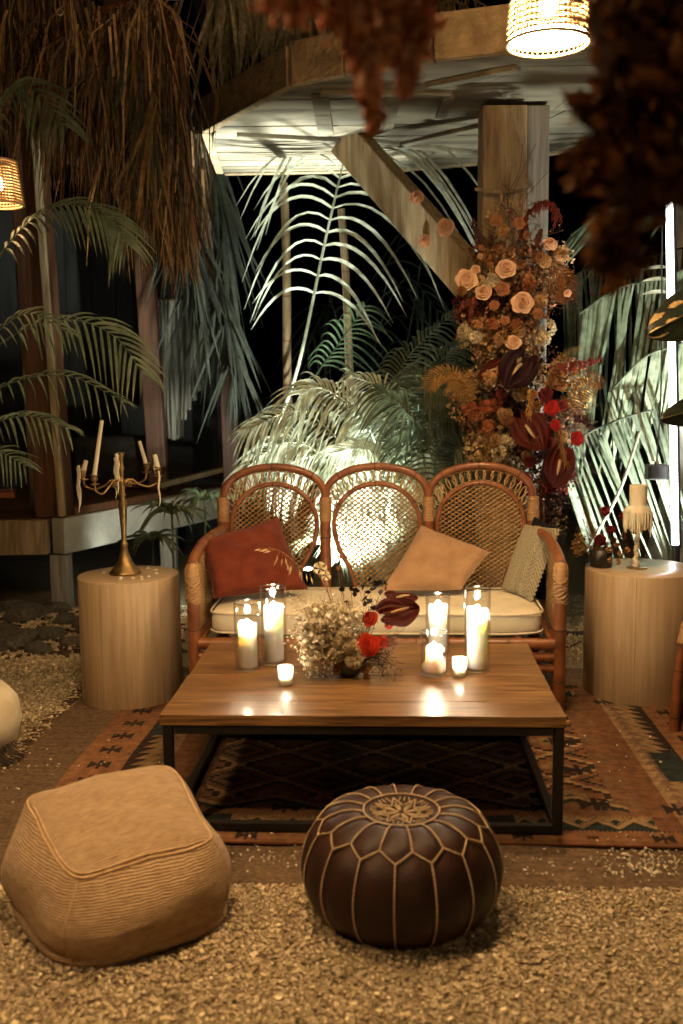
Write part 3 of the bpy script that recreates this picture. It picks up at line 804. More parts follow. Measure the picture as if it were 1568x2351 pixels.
# ================================================================== drum side tables
def drum(cx, cy, r, h, label, z0=.0, yaw=0):
    t = thing('drum_table', label, 'side table', (cx, cy, z0), yaw, 'round drum side tables')
    m = MB(); m.lathe([(r - .012, 0), (r - .002, .001), (r, .004), (r, h - .004), (r - .0006, h - .0012)], 72); m.build('drum_side', M['drum'], t)
    m = MB(); m.lathe([(r - .0008, h - .0012), (r - .002, h), (r * .5, h + .0004), (0.0005, h + .0004)], 72); m.build('drum_top', M['drum_top'], t)
    m = MB(); a_ = -1.95 - yaw; m.box((r * math.cos(a_), r * math.sin(a_), h / 2), (.0022, .0012, h - .010), Matrix.Rotation(a_ + PI / 2, 3, 'Z')); m.build('veneer_seam', M['timber'], t, smooth=False)
    return t
LD = Vector((-.967, 4.44, .0)); LDH = .572
drum(LD.x, LD.y, .226, LDH, 'pale veneer drum side table carrying the brass candelabrum', yaw=.4)
RD = Vector((1.352, 4.42, .0)); RDH = .580
drum(RD.x, RD.y, .250, RDH, 'pale veneer drum side table carrying the dripping candle and small flower pot', yaw=2.0)

# ================================================================== brass candelabrum with five candles
cb_ = on(288, 1316, LDH + .001)
cb = Vector((cb_.x, cb_.y, LDH + .001)); CS = .00197   # metres per pixel there
t = thing('candelabrum', 'aged brass candelabrum with curled arms on the drum table', 'candelabrum', cb)
H0 = .46
prof = [(0, 0), (.070, 0), (.071, .006), (.066, .012), (.046, .030), (.030, .052), (.018, .082), (.013, .105), (.0165, .110), (.0165, .118), (.011, .124), (.012, .16), (.0165, .23), (.0195, .265), (.017, .285), (.010, .300), (.0165, .305), (.0165, .312), (.010, .32), (.012, .335), (.010, .35), (.0155, .356), (.0155, .364), (.009, .372), (.010, .405), (.0145, .412), (.010, .420), (.009, .450), (.016, .468), (.0165, .472), (.011, .472), (.010, .46), (0, .46)]
prof = [(a_ * 1.02, b_ * 1.165) for a_, b_ in prof]
m = MB(); m.lathe(prof, 28); m.build('stem', M['brass'], t)
def cup(px, py, parent):
    """candle cup with drip pan, top of cup at pixel; returns local point"""
    w = at(px, py, cb.y); return w - cb
arms = [(197, 1078, -.05, .11), (230, 1086, -.11, .09), (325, 1068, .11, .09), (357, 1075, .06, .11)]
cup_pts = []
for px, py, dy, _ in arms:
    p = cup(px, py, t); p = Vector((p.x, dy, p.z)); cup_pts.append(p)
    s = 1 if p.x > 0 else -1
    a = curve([(0, 0, .405), (p.x * .25, p.y * .25, .428), (p.x * .45, p.y * .45, .405), (p.x * .72, p.y * .72, p.z - .085), (p.x * .95, p.y * .95, p.z - .070), (p.x, p.y, p.z - .040)], 26)
    m = MB(); m.tube(a, .0048, 8)
    c = np.array((p.x * .22, p.y * .22, .405)); dx = np.array((p.x, p.y, 0)); dx /= np.linalg.norm(dx)
    m.tube([c + dx * (.014 - k * .0005) * math.cos(k * .4) + np.array([0, 0, (.014 - k * .0005) * math.sin(k * .4)]) for k in range(22)], .003, 6)
    arm = m.build('arm', M['brass'], t)
    m = MB(); m.lathe([(0, -.046), (.006, -.046), (.022, -.040), (.023, -.037), (.008, -.036), (.007, -.03), (.013, -.022), (.015, -.012), (.011, -.004), (.020, 0), (.0205, .002), (.011, .002), (.010, -.008), (0, -.008)], 20, p); m.build('candle_cup', M['brass'], arm)
def taper(px0, py0, px1, py1, base, r, label, drips=(), group='candles in the candelabrum'):
    b = cb + base + Vector((0, 0, -.006)); tip = at(px1, py1, b.y)
    o = thing('taper_candle', label, 'candle', b, 0, group)
    d = tip - b; L = d.length
    P = [Vector((0, 0, 0)) + d * f for f in np.linspace(0, 1, 12)]
    m = MB(); m.tube(P, [r * (1 - .25 * f) * (1 + .02 * math.sin(f * 30)) for f in np.linspace(0, 1, 12)], 14); m.build('wax', M['wax'], o)
    m = MB(); m.tube([d, d + Vector((.001, 0, .006))], .0009, 5); m.build('wick', M['wick'], o)
    for dx, dy, top, ln, rr in drips:
        m = MB(); n = 12
        pts = [(dx + .003 * math.sin(k * .9), dy, top - ln * k / (n - 1)) for k in range(n)]
        rad = [rr * (.75 + .35 * math.sin(k * 1.7 + dx * 300) ** 2) * (1 - .75 * (k / (n - 1)) ** 3) for k in range(n)]
        m.tube(pts, rad, 8); m.build('wax_drip', M['wax'], o)
taper(197, 1078, 198, 1057, cup_pts[0], .0125, 'melted stub candle with long wax drips at the outer end of a candelabrum arm', [(-.017, -.008, .030, .17, .007), (-.024, 0, .02, .20, .006), (-.012, -.016, .01, .13, .005), (-.02, .01, .005, .16, .005)])
taper(230, 1086, 234, 965, cup_pts[1], .0105, 'tall straight ivory taper candle, the longest in the candelabrum')
taper(325, 1068, 320, 1012, cup_pts[2], .0100, 'half burnt leaning ivory taper candle in the candelabrum')
taper(357, 1075, 355, 1043, cup_pts[3], .0130, 'thick stub candle in the candelabrum with a single long drip', [(.006, -.018, -.01, .16, .005), (-.013, -.004, .035, .06, .006)])
taper(272, 1075, 269, 1040, Vector((-.004, -.004, .540)), .0095, 'stub candle in the middle cup of the candelabrum with thick sheets of wax', [(-.014, -.008, .012, .13, .008), (-.020, -.006, -.005, .13, .008), (-.012, -.012, -.03, .14, .007), (-.006, -.014, -.02, .10, .006), (-.024, 0, -.06, .13, .004)])
m = MB()
for k in range(14):
    a = rnd.uniform(0, 2 * PI); rr = rnd.uniform(.08, .17)
    m.lathe([(0.0002, .005), (.006, .004), (.010, 0)], 8, (LD.x + rr * math.cos(a), LD.y + rr * math.sin(a), LDH + .001))
stuff(tag(m.build('wax_drops', M['wax']), 'spilled drops of wax on the drum table top', 'wax'))

# ================================================================== dripping candle on a slim stand
p = on(1462, 1303, RDH + .001)
p = Vector((p.x, p.y, RDH + .001)); k_ = 4.55 / FP
st = thing('candle_stand', 'slim wax covered candle stand with flat round foot on the drum table', 'candle holder', p)
m = MB(); m.lathe([(0, 0), (.046, 0), (.047, .002), (.044, .004), (.012, .006), (0.0004, .006)], 36); m.build('foot', M['brass'], st)
m = MB()
n = 30
m.tube([(.003 * math.sin(i * .8) - .006 + .004 * i / n, .003 * math.cos(i), .004 + .17 * i / (n - 1)) for i in range(n)], [.011 + .0035 * math.sin(i * 1.9) * math.sin(i * .7) + (.004 if i < 4 else 0) for i in range(n)], 12); m.build('stem', M['wax'], st)
cd = thing('dripping_candle', 'ivory pillar candle with a thick fringe of dripped wax on the slim stand', 'candle', p + Vector((-.002, 0, .175)))
m = MB(); q = np.linspace(0, 2 * PI, 48, endpoint=False)
G = []
for rr, zz in ((0, .0), (.04, 0), (.058, .02), (.0625, .06), (.060, .085), (.050, .100), (.040, .106), (.0385, .112), (.0385, .195), (.0375, .2), (.030, .199), (0.0005, .196)):
    w = rr * (1 + (.03 * np.sin(q * 7) + .02 * np.sin(q * 11 + 1)) * (zz < .11)); G.append(np.stack([w * np.cos(q), w * np.sin(q), np.full_like(q, zz) + .002 * np.sin(q * 3) * (zz > .19)], -1))
m.patch(np.array(G)[:, ::-1], closed=True); m.build('wax', M['wax'], cd)
m = MB(); m.tube([(0, 0, .195), (.001, 0, .205)], .001, 5); m.build('wick', M['wick'], cd)
for i in range(34):
    a = i / 34 * 2 * PI + rnd.uniform(-.06, .06); ln = rnd.uniform(.05, .125); r0 = .0605 + rnd.uniform(-.004, .003); n = 9
    m = MB(); m.tube([(r0 * math.cos(a), r0 * math.sin(a), .08 - ln * f) for f in np.linspace(0, 1, n)], [rnd.uniform(.0045, .0062) * (1 - .7 * f ** 4) for f in np.linspace(0, 1, n)], 7); m.build('wax_drip', M['wax'], cd)

# ================================================================== flower builders (meshes shared between blooms)
def rose_mesh(name, c_in, c_out, seed=0, mat='petal', open_=1.0):
    """cupped rose seen from above: overlapping petals round a tight spiral, lips curled outward"""
    r_ = random.Random(seed); m = MB()
    ci, co = np.array(c_in), np.array(c_out)
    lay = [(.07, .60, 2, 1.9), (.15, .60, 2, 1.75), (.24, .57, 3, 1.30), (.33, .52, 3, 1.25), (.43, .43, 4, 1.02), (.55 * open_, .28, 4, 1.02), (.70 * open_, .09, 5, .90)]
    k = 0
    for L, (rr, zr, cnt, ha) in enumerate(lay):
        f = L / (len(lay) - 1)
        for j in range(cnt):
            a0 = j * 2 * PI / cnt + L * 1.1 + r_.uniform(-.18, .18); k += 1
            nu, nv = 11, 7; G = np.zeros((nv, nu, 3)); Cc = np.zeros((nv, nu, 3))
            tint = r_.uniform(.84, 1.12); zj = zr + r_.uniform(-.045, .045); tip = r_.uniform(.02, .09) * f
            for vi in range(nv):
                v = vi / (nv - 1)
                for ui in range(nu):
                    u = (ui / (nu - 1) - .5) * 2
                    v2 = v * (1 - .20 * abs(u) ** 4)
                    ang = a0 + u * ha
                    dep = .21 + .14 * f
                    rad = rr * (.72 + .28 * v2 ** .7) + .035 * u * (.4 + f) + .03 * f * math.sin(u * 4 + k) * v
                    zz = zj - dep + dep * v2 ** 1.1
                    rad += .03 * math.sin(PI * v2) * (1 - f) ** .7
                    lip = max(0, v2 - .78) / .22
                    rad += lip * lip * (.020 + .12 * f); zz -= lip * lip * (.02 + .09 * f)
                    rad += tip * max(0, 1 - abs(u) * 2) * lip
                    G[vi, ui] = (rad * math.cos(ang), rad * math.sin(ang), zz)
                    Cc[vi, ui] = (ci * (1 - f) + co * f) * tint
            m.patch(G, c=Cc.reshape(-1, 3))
    m.lathe([(.001, .55), (.06, .54), (.14, .51), (.24, .47), (.34, .40), (.44, .29), (.55, .12), (.62, -.06), (.5, -.2), (.3, -.3)], 20, c=(ci + co) / 2)
    m.lathe([(0.001, -.42), (.10, -.40), (.24, -.30), (.34, -.14), (.3, 0)], 10, c=(.05, .05, .02))
    V_ = np.concatenate(m.v); m.v = [V_ * .56]; m.q = [np.concatenate(m.q)]; m.c = [np.concatenate(m.c)]
    o = m.build(name, M[mat]); me = o.data; bpy.data.objects.remove(o); return me
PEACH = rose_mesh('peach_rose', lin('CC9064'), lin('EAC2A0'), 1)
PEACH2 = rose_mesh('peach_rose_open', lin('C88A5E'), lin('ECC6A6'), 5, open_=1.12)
DUSK = rose_mesh('dusky_rose', lin('9A6038'), lin('B47A50'), 2)
RED = rose_mesh('red_rose', lin('B01812'), lin('B81C16'), 3)
DEEP = rose_mesh('deep_red_rose', lin('560B0C'), lin('6E0F0E'), 4)
FIRE = rose_mesh('orange_red_rose', lin('C02A10'), lin('D23A14'), 6)
def aim(d, roll=0.0):
    """euler turning +Z to direction d"""
    d = Vector(d).normalized(); q = Vector((0, 0, 1)).rotation_difference(d)
    e = (q.to_matrix() @ Matrix.Rotation(roll, 3, 'Z')).to_euler(); return e
def anthurium_mesh(name, c, spad):
    m = MB(); n, k = 41, 23; G = np.zeros((k, n, 3))
    for i in range(k):
        v = i / (k - 1)
        for j in range(n):
            u = (j / (n - 1) - .5) * 2
            # heart outline: notch at the back, point in front
            wv = (math.sin(PI * min(1, v * .92 + .08)) ** .62) * (1 - .28 * v)
            yv = -.30 + 1.15 * v - .30 * (abs(u) ** 1.6) * (1 - v) * (1 - v)
            back = -.16 * math.sin(PI * abs(u) ** .8) * max(0, 1 - v * 3)
            G[i, j] = (u * wv * .62, yv + back, .13 * (u * u) + .05 * math.sin(v * 9) * abs(u) + .10 * (v - .4) ** 2 + .022 * math.sin(abs(u) * 16 + v * 5) * (1 - v * .6) - .18 * max(0, abs(u) - .8))
    m.patch(G, c=c)
    G2 = G.copy(); G2[..., 2] -= .02; m.patch(G2[:, ::-1], c=tuple(np.array(c) * .7))
    o = m.build(name, M['glossy_petal']); me = o.data; bpy.data.objects.remove(o)
    m = MB(); m.tube([(0, -.12, .05), (.02, .05, .16), (.03, .25, .22), (.03, .42, .24)], [.05, .05, .042, .02], 10, c=spad)
    o = m.build(name + '_spadix', M['petal']); ms = o.data; bpy.data.objects.remove(o)
    return me, ms
ANT = anthurium_mesh('anthurium', lin('4E160C'), lin('D0B080'))
ANT_DARK = anthurium_mesh('dark_anthurium', lin('260808'), lin('C0A070'))
def anthurium(parent, loc, size, normal, roll, dark=False, name='anthurium'):
    a = ANT_DARK if dark else ANT
    o = mesh_child(a[0], name, parent, loc, aim(normal, roll), (size,) * 3)
    mesh_child(a[1], 'spadix', o)
    return o
def jit(c, k=.25): return np.array(c) * rnd.uniform(1 - k, 1 + k)
def fluff(m, cen, rad, n, size, cols, bent=.5, hollow=.35, down=0.0):
    """n small crumpled petals spread through an ellipsoid"""
    cen = np.array(tuple(cen)); rad = np.array(rad)
    for _ in range(n):
        d = NP.randn(3); d /= np.linalg.norm(d); f = rnd.uniform(hollow, 1) ** .6
        p = cen + d * rad * f; s = size * rnd.uniform(.6, 1.3)
        a = NP.randn(3); a = a + d * .6; a /= np.linalg.norm(a); b = np.cross(a, NP.randn(3)); b /= np.linalg.norm(b) + 1e-9; c_ = np.cross(a, b)
        G = np.array([[p + b * s * u + c_ * s * v * (1 - .3 * u * u) + a * s * bent * (u * u + v * v) for u in (-.6, 0, .6)] for v in (-.6, .6)])
        m.patch(G, c=jit(cols[rnd.randrange(len(cols))] , .3))
def sprig(m, base, tip, n, spread, size, cols, stem_c, r=.0012, sag=.0):
    """branching stem with tiny florets or seeds towards the tip"""
    base = np.array(tuple(base)); tip = np.array(tuple(tip)); L = np.linalg.norm(tip - base)
    mid = (base + tip) / 2 + np.array([0, 0, sag * L]) + NP.randn(3) * L * .05
    P = curve([base, mid, tip], 10); m.tube(P, np.linspace(r, r * .5, 10), 4, cap=False, c=stem_c)
    for _ in range(n):
        f = rnd.uniform(.25, 1); i = min(9, int(f * 9)); p = P[i]
        q = p + NP.randn(3) * spread * (.4 + .6 * f)
        m.tube([p, (p + q) / 2 + NP.randn(3) * .004, q], r * .5, 3, cap=False, c=stem_c)
        s = size * rnd.uniform(.6, 1.3); c_ = jit(cols[rnd.randrange(len(cols))])
        v = np.array([[1, 0, 0], [-1, 0, 0], [0, 1, 0], [0, -1, 0], [0, 0, 1], [0, 0, -1]]) * s * NP.uniform(.6, 1.2, (6, 1))
        m.add(q + v, t=[[0, 2, 4], [2, 1, 4], [1, 3, 4], [3, 0, 4], [2, 0, 5], [1, 2, 5], [3, 1, 5], [0, 3, 5]], c=c_)
def fern(m, pts, width, n, c, droop=.3, fine=True):
    P = curve(pts, 20); m.tube(P, np.linspace(.0018, .0006, 20), 4, cap=False, c=c)
    for k in range(n):
        f = (k + 1) / (n + 1); x = f * 19; i = int(x); p = P[i] + (P[min(i + 1, 19)] - P[i]) * (x - i)
        tng = P[min(i + 1, 19)] - P[max(i - 1, 0)]; tng /= np.linalg.norm(tng) + 1e-9
        sd = np.cross(tng, np.array([0, -1, .25])); sd /= np.linalg.norm(sd) + 1e-9
        L = width * math.sin(PI * (f * .86 + .12)) ** .7
        for s in (-1, 1):
            d = sd * s * .85 + tng * .5; q = p + d * L + np.array([0, 0, -droop * L])
            w = np.cross(d, np.array([0, -1, 0.2])); w /= np.linalg.norm(w) + 1e-9; w = w * L * .055
            mid = (p + q) / 2 + np.array([0, 0, droop * L * .25])
            m.patch(np.array([[p - w * .3, p + w * .3], [mid - w, mid + w], [q - w * .15, q + w * .15]]), c=jit(c, .2))
def euca(parent, pts, n, size, c, name='eucalyptus_sprig'):
    P = curve(pts, 16); m = MB(); m.tube(P, .0015, 4, cap=False, c=np.array(c) * .5)
    for k in range(n):
        f = (k + .5) / n; i = int(f * 15); p = P[i]; s = size * (1 - .35 * f) * rnd.uniform(.8, 1.1)
        for sd in (-1, 1):
            nrm = np.array([rnd.uniform(-.5, .5), -1, rnd.uniform(-.3, .7)]); nrm /= np.linalg.norm(nrm)
            up = np.array([0, 0, sd]) + NP.randn(3) * .25; up -= nrm * (up @ nrm); up /= np.linalg.norm(up); rt = np.cross(nrm, up)
            cc = p + up * s * .75; ang = np.linspace(0, 2 * PI, 12, endpoint=False)
            ring = np.array([cc + s * .78 * (math.cos(a) * rt + math.sin(a) * up) + nrm * .12 * s * math.sin(a * 2) for a in ang])
            m.add(np.vstack([ring, cc - nrm * s * .15]), t=[[a, (a + 1) % 12, 12] for a in range(12)], c=jit(c, .25))
    o = m.build(name, M['petal'], parent); return o
def pod_mesh(name, c, n=70):
    m = MB()
    for k in range(n):
        z_ = 1 - 1.5 * k / n; r_ = math.sqrt(max(0, 1 - z_ * z_)); a = k * 2.399
        d = np.array([r_ * math.cos(a), r_ * math.sin(a), z_]); t1 = np.cross(d, [0, 0, 1.]); t1 /= np.linalg.norm(t1) + 1e-9; t2 = np.cross(d, t1)
        w = .17; G = np.array([[d * .55 - t1 * w * .5, d * .55 + t1 * w * .5], [d * 1.0 - t1 * w + t2 * .05, d * 1.0 + t1 * w + t2 * .05], [d * 1.12 - t1 * w * .5, d * 1.12 + t1 * w * .5]])
        m.patch(G, c=np.array(c) * (.7 + .4 * rnd.random()))
    m.lathe([(0.001, -.7), (.5, -.4), (.6, 0), (.4, .4), (.001, .6)], 10, c=np.array(c) * .4)
    o = m.build(name, M['petal']); me = o.data; bpy.data.objects.remove(o); return me
POD = pod_mesh('scabious', lin('9A6838'))
POD_CREAM = pod_mesh('straw_flower', lin('BF9A66'), 60)
POD_RED = pod_mesh('red_straw_flower', lin('8A1A12'), 60)
def blossom_mesh(name, c, seed):
    """one ruffled five-petal floret head"""
    r_ = np.random.RandomState(seed); m = MB()
    for k in range(7):
        a = k * 2 * PI / 5 + (k > 4) * .6; s = .9 if k < 5 else .5
        G = np.array([[((.15 + .75 * v) * s * math.cos(a + u * .55 * (.4 + .6 * v)), (.15 + .75 * v) * s * math.sin(a + u * .55 * (.4 + .6 * v)), .35 * v * (1 if k > 4 else .45) + .10 * math.sin(u * 5 + k) * v) for u in (-1, -.5, 0, .5, 1)] for v in (0, .5, 1)])
        m.patch(G, c=np.array(c) * r_.uniform(.8, 1.1))
    m.lathe([(0.001, .12), (.12, .1), (.16, 0), (.001, -.1)], 8, c=np.array(c) * .4)
    o = m.build(name, M['petal']); me = o.data; bpy.data.objects.remove(o); return me
BL_CREAM = blossom_mesh('cream_blossom', lin('DDCBA4'), 1)
BL_TAN = blossom_mesh('tan_blossom', lin('BC8E5A'), 2)
BL_RUST = blossom_mesh('rust_blossom', lin('9E5C30'), 3)
def head(parent, name, me, loc, r, n, size):
    """rounded head of florets: one mesh joined from n blossoms"""
    src = me; nv = len(src.vertices); V0 = np.zeros(nv * 3); src.vertices.foreach_get('co', V0); V0 = V0.reshape(-1, 3)
    Q0 = np.array([list(p.vertices) for p in src.polygons if len(p.vertices) == 4]); C0 = np.zeros(nv * 4); src.color_attributes['Col'].data.foreach_get('color', C0); C0 = C0.reshape(-1, 4)[:, :3]
    m = MB()
    for k in range(n):
        d = NP.randn(3); d[1] = -abs(d[1]) * 1.1; d /= np.linalg.norm(d)
        Mx = np.array(aim(d, rnd.uniform(0, 6)).to_matrix()); s = size * rnd.uniform(.75, 1.15)
        m.add(V0 @ Mx.T * s + d * np.array(r if hasattr(r, '__len__') else (r, r, r)) * rnd.uniform(.7, 1), Q0, c=C0 * rnd.uniform(.7, 1.15))
    o = m.build(name, M['petal'], parent); o.location = loc; return o

# ================================================================== centrepiece in a black bowl
bo = on(802, 1549, TOP); bo = Vector((bo.x, bo.y, TOP + .0006)); KP = 3.45 / FP
t = thing('flower_bowl', 'black bowl of dried white flowers, orange red roses and a glossy brown anthurium', 'flowers', bo)
m = MB(); m.lathe([(0, 0), (.030, 0), (.034, .003), (.052, .018), (.062, .040), (.064, .058), (.060, .066), (.056, .066), (.058, .055), (.045, .02), (0, .012)], 40); m.build('bowl', M['bowl'], t)
def L_(px, py, dy=0.0): return np.array(at(px, py, bo.y + dy) - bo)
cream = [lin('F2E6CC'), lin('E6D6B4'), lin('FAF4E4')]
m = MB()     # dried white baby's breath, big airy mass on one side
for k in range(90):
    tip = L_(735 + rnd.gauss(0, 38), 1445 + rnd.gauss(0, 38), rnd.uniform(-.09, .09)); sprig(m, (rnd.uniform(-.03, 0), rnd.uniform(-.03, .03), .05), tip, 30, .026, .0044, cream, lin('A98C5C'), .0012, .15)
for k in range(26):
    tip = L_(712 + rnd.gauss(0, 18), 1525 + rnd.gauss(0, 22), rnd.uniform(-.10, -.02)); sprig(m, (-.03, rnd.uniform(-.04, 0), .06), tip, 26, .020, .0044, cream, lin('A98C5C'), .0010, .25)
stuff(m.build('dried_white_sprays', M['dried'], t))
m = MB(); fluff(m, L_(760, 1440), (.095, .07, .085), 2600, .0095, cream, .6, .3); stuff(m.build('dried_white_fluff', M['dried'], t))
m = MB(); fluff(m, L_(730, 1440, -.05), (.075, .05, .085), 900, .012, cream, .6, .3); fluff(m, L_(715, 1505, -.07), (.035, .03, .06), 350, .010, cream, .6, .3); fluff(m, L_(790, 1420, -.02), (.06, .05, .05), 350, .011, cream, .6, .3); stuff(m.build('dried_white_fluff', M['dried'], t))
for px, py, s in ((775, 1470, .028), (800, 1480, .028), (752, 1492, .024), (822, 1500, .022), (790, 1455, .022), (770, 1500, .026), (812, 1515, .020)):
    head(t, 'cream_hydrangea', BL_CREAM, L_(px, py, -.055), .028, 20, .020)
mesh_child(POD_CREAM, 'straw_flower', t, L_(712, 1405, -.02), aim((-.2, -1, .4)), (.022,) * 3)
for px, py in ((773, 1540), (842, 1555), (838, 1538), (780, 1523), (846, 1530)):
    mesh_child(POD, 'scabious', t, L_(px, py, -.055), aim((.2, -1, .2)), (.013,) * 3)
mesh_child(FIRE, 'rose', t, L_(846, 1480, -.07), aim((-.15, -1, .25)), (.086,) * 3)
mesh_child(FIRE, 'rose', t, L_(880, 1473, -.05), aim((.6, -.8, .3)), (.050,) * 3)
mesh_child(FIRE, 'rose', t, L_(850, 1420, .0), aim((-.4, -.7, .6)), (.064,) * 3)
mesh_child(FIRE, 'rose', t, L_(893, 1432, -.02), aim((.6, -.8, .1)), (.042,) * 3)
anthurium(t, L_(905, 1408, -.05), .112, (.28, -.62, .72), R(-62))
anthurium(t, L_(915, 1375, .03), .085, (.25, -.25, .93), R(-70))
m = MB()
for k in range(30):     # dark leaves above
    p = L_(855 + rnd.gauss(0, 20), 1365 + rnd.gauss(0, 20), rnd.uniform(-.03, .03)); d = NP.randn(3); d /= np.linalg.norm(d); b = np.cross(d, NP.randn(3)); b /= np.linalg.norm(b)
    s = rnd.uniform(.014, .024); m.patch(np.array([[p - b * s * .1, p + b * s * .1], [p + d * s * .6 - b * s * .5, p + d * s * .6 + b * s * .5], [p + d * s * 1.6 - b * .001, p + d * s * 1.6 + b * .001]]), c=jit(lin('1E100C')))
for k in range(12): sprig(m, (.03, 0, .06), L_(845 + rnd.gauss(0, 22), 1375 + rnd.gauss(0, 18), rnd.uniform(-.04, .04)), 12, .02, .0028, [lin('241410')], lin('241410'))
m.build('dark_foliage', M['petal'], t)
m = MB()     # dark berry sprays trailing over the rim
for k in range(14): sprig(m, (.04, -.03, .06), L_(895 + rnd.gauss(0, 16), 1525 + rnd.gauss(0, 22), rnd.uniform(-.09, -.03)), 14, .018, .0026, [lin('4A2A1A'), lin('33190F')], lin('3A2014'), .0011, .25)
stuff(m.build('berry_sprays', M['dried'], t))
m = MB()
for k in range(8): sprig(m, (.05, -.02, .06), L_(925 + rnd.gauss(0, 14), 1455 + rnd.gauss(0, 12), rnd.uniform(-.06, -.02)), 14, .014, .0022, [lin('6A4228'), lin('8A6238')], lin('5A3A20'), .001, .1)
stuff(m.build('brown_sprays', M['dried'], t))
# oat grass, thistle balls, pale blooms on stems
m = MB(); P = curve([(-.02, 0, .06), L_(745, 1340), L_(690, 1300), L_(650, 1268), L_(617, 1256)], 30); m.tube(P, np.linspace(.0016, .0006, 30), 5, c=lin('B0854F'))
for k in range(17):
    i = 12 + k; p = P[min(29, i)]; d = np.array([rnd.uniform(-.5, .4), rnd.uniform(-.3, .3), -1]) * (1 if k < 13 else .5) + (np.array([-.6, 0, .4]) if k >= 13 else 0); d /= np.linalg.norm(d); L = rnd.uniform(.018, .034) ; q = p + d * L
    m.tube([p, q], .0005, 3, cap=False, c=lin('B0854F')); m.tube([q, q + d * .010, q + d * .026], [.0008, .0034, .0004], 5, c=lin('D9B98A'))
m.build('oat_grass', M['dried'], t)
for px, py, r_ in ((785, 1352, .0115), (806, 1351, .0085), (765, 1418, .006), (795, 1380, .005)):
    m = MB(); e = L_(px, py); m.tube(curve([(0, 0, .06), (e * .5 + np.array([.01, 0, .02])), e], 10), .0011, 5, c=lin('8A5A30'))
    for k in range(60):
        d = NP.randn(3); d /= np.linalg.norm(d); m.tube([e + d * r_ * .3, e + d * r_], [r_ * .22, r_ * .06], 4, cap=False, c=lin('1A0F10'))
    m.build('thistle_ball', M['dried'], t)
for px, py, s in ((735, 1305, .030), (748, 1322, .022), (780, 1280, .014), (776, 1305, .010), (800, 1385, .022)):
    m = MB(); e = L_(px, py, .02); m.tube(curve([(0, 0, .06), e * .6 + np.array([.0, 0, .03]), e], 10), .001, 5, c=lin('9A7040')); s_ = m.build('stem', M['dried'], t)
    mesh_child(BL_CREAM if s > .015 else BL_RUST, 'pale_blossom', t, e, aim((rnd.uniform(-.5, .5), -.8, .5)), (s,) * 3)

# ================================================================== small pot on the other drum
po = on(1377, 1303, RDH + .001); po = Vector((po.x + .012, po.y + .03, RDH + .001))
t = thing('flower_pot', 'small black pot with red and beige dried flowers on the drum table', 'flowers', po)
m = MB(); m.lathe([(0, 0), (.046, 0), (.050, .004), (.052, .082), (.048, .082), (.045, .02), (0, .02)], 36); m.build('pot', M['bowl'], t)
def K_(px, py, dy=0.0): return np.array(at(px, py, po.y + dy) - po)
m = MB()
for k in range(30): sprig(m, (0, 0, .08), K_(1340 + rnd.gauss(0, 16), 1225 + rnd.gauss(0, 30), rnd.uniform(-.06, .06)), 26, .014, .0024, [lin('9C7B45'), lin('B4935A')], lin('8A6A3A'), .001, .05)
stuff(m.build('beige_plumes', M['dried'], t))
m = MB(); fluff(m, K_(1330, 1250, -.03), (.035, .03, .06), 160, .007, [lin('A5834C'), lin('8F6C3A')]); stuff(m.build('beige_fluff', M['dried'], t))
for px, py, s in ((1389, 1173, .026), (1402, 1216, .024), (1426, 1185, .016), (1440, 1205, .018)):
    e = K_(px, py, -.02); m = MB(); m.tube(curve([(0, 0, .07), e * .6, e], 8), .0014, 5, c=lin('7A6A4A')); m.build('stem', M['dried'], t)
    mesh_child(POD_RED, 'red_flower', t, e, aim((rnd.uniform(-.3, .3), -1, .3)), (s * .8,) * 3)
mesh_child(DEEP, 'rose', t, K_(1378, 1240, -.05), aim((-.1, -1, .2)), (.055,) * 3)
for px, py in ((1398, 1262), (1415, 1250), (1425, 1270), (1402, 1285), (1420, 1290), (1440, 1262)):
    head(t, 'brown_blossoms', BL_TAN, K_(px, py, -.05), .010, 6, .012)
euca(t, [(0, 0, .08), K_(1460, 1215, .05), K_(1535, 1195, .08)], 7, .014, lin('5A1712'), 'dark_red_sprig')
m = MB()
for k in range(10): sprig(m, (0.02, 0, .08), K_(1470 + rnd.gauss(0, 25), 1262 + rnd.gauss(0, 16), rnd.uniform(-.05, .05)), 12, .012, .0024, [lin('6E3420'), lin('8F5A30')], lin('4A2A18'))
stuff(m.build('brown_sprays', M['dried'], t))
# ================================================================== leather pouf, panel by panel
LP = Vector((0.150, 2.525, .004)); NS = 16; SEC = 2 * PI / NS
t = thing('leather_pouf', 'round dark brown leather pouf with pale stitched panels on the gravel', 'pouf', LP, R(4))
LPROF = curve([(0, .272, 0), (.05, .274, 0), (.094, .280, 0), (.15, .284, 0), (.205, .262, 0), (.243, .215, 0), (.264, .155, 0), (.262, .100, 0), (.240, .045, 0), (.200, .004, 0)], 200)[:, :2]
_seg = np.concatenate([[0], np.cumsum(np.linalg.norm(np.diff(LPROF, axis=0), axis=1))]); _seg /= _seg[-1]
def lp(s, a, out=0.0):
    r_ = np.interp(s, _seg, LPROF[:, 0]); z_ = np.interp(s, _seg, LPROF[:, 1]); e = 1e-3
    dr = np.interp(s + e, _seg, LPROF[:, 0]) - np.interp(s - e, _seg, LPROF[:, 0]); dz = np.interp(s + e, _seg, LPROF[:, 1]) - np.interp(s - e, _seg, LPROF[:, 1])
    n = math.hypot(dr, dz) + 1e-9; nr, nz = -dz / n, dr / n
    rr = r_ + out * nr; zz = z_ + out * nz
    return np.array([rr * math.cos(a), rr * math.sin(a), max(zz, .0005)])
S_MED, S_HI, S_LO = .200, .415, .475
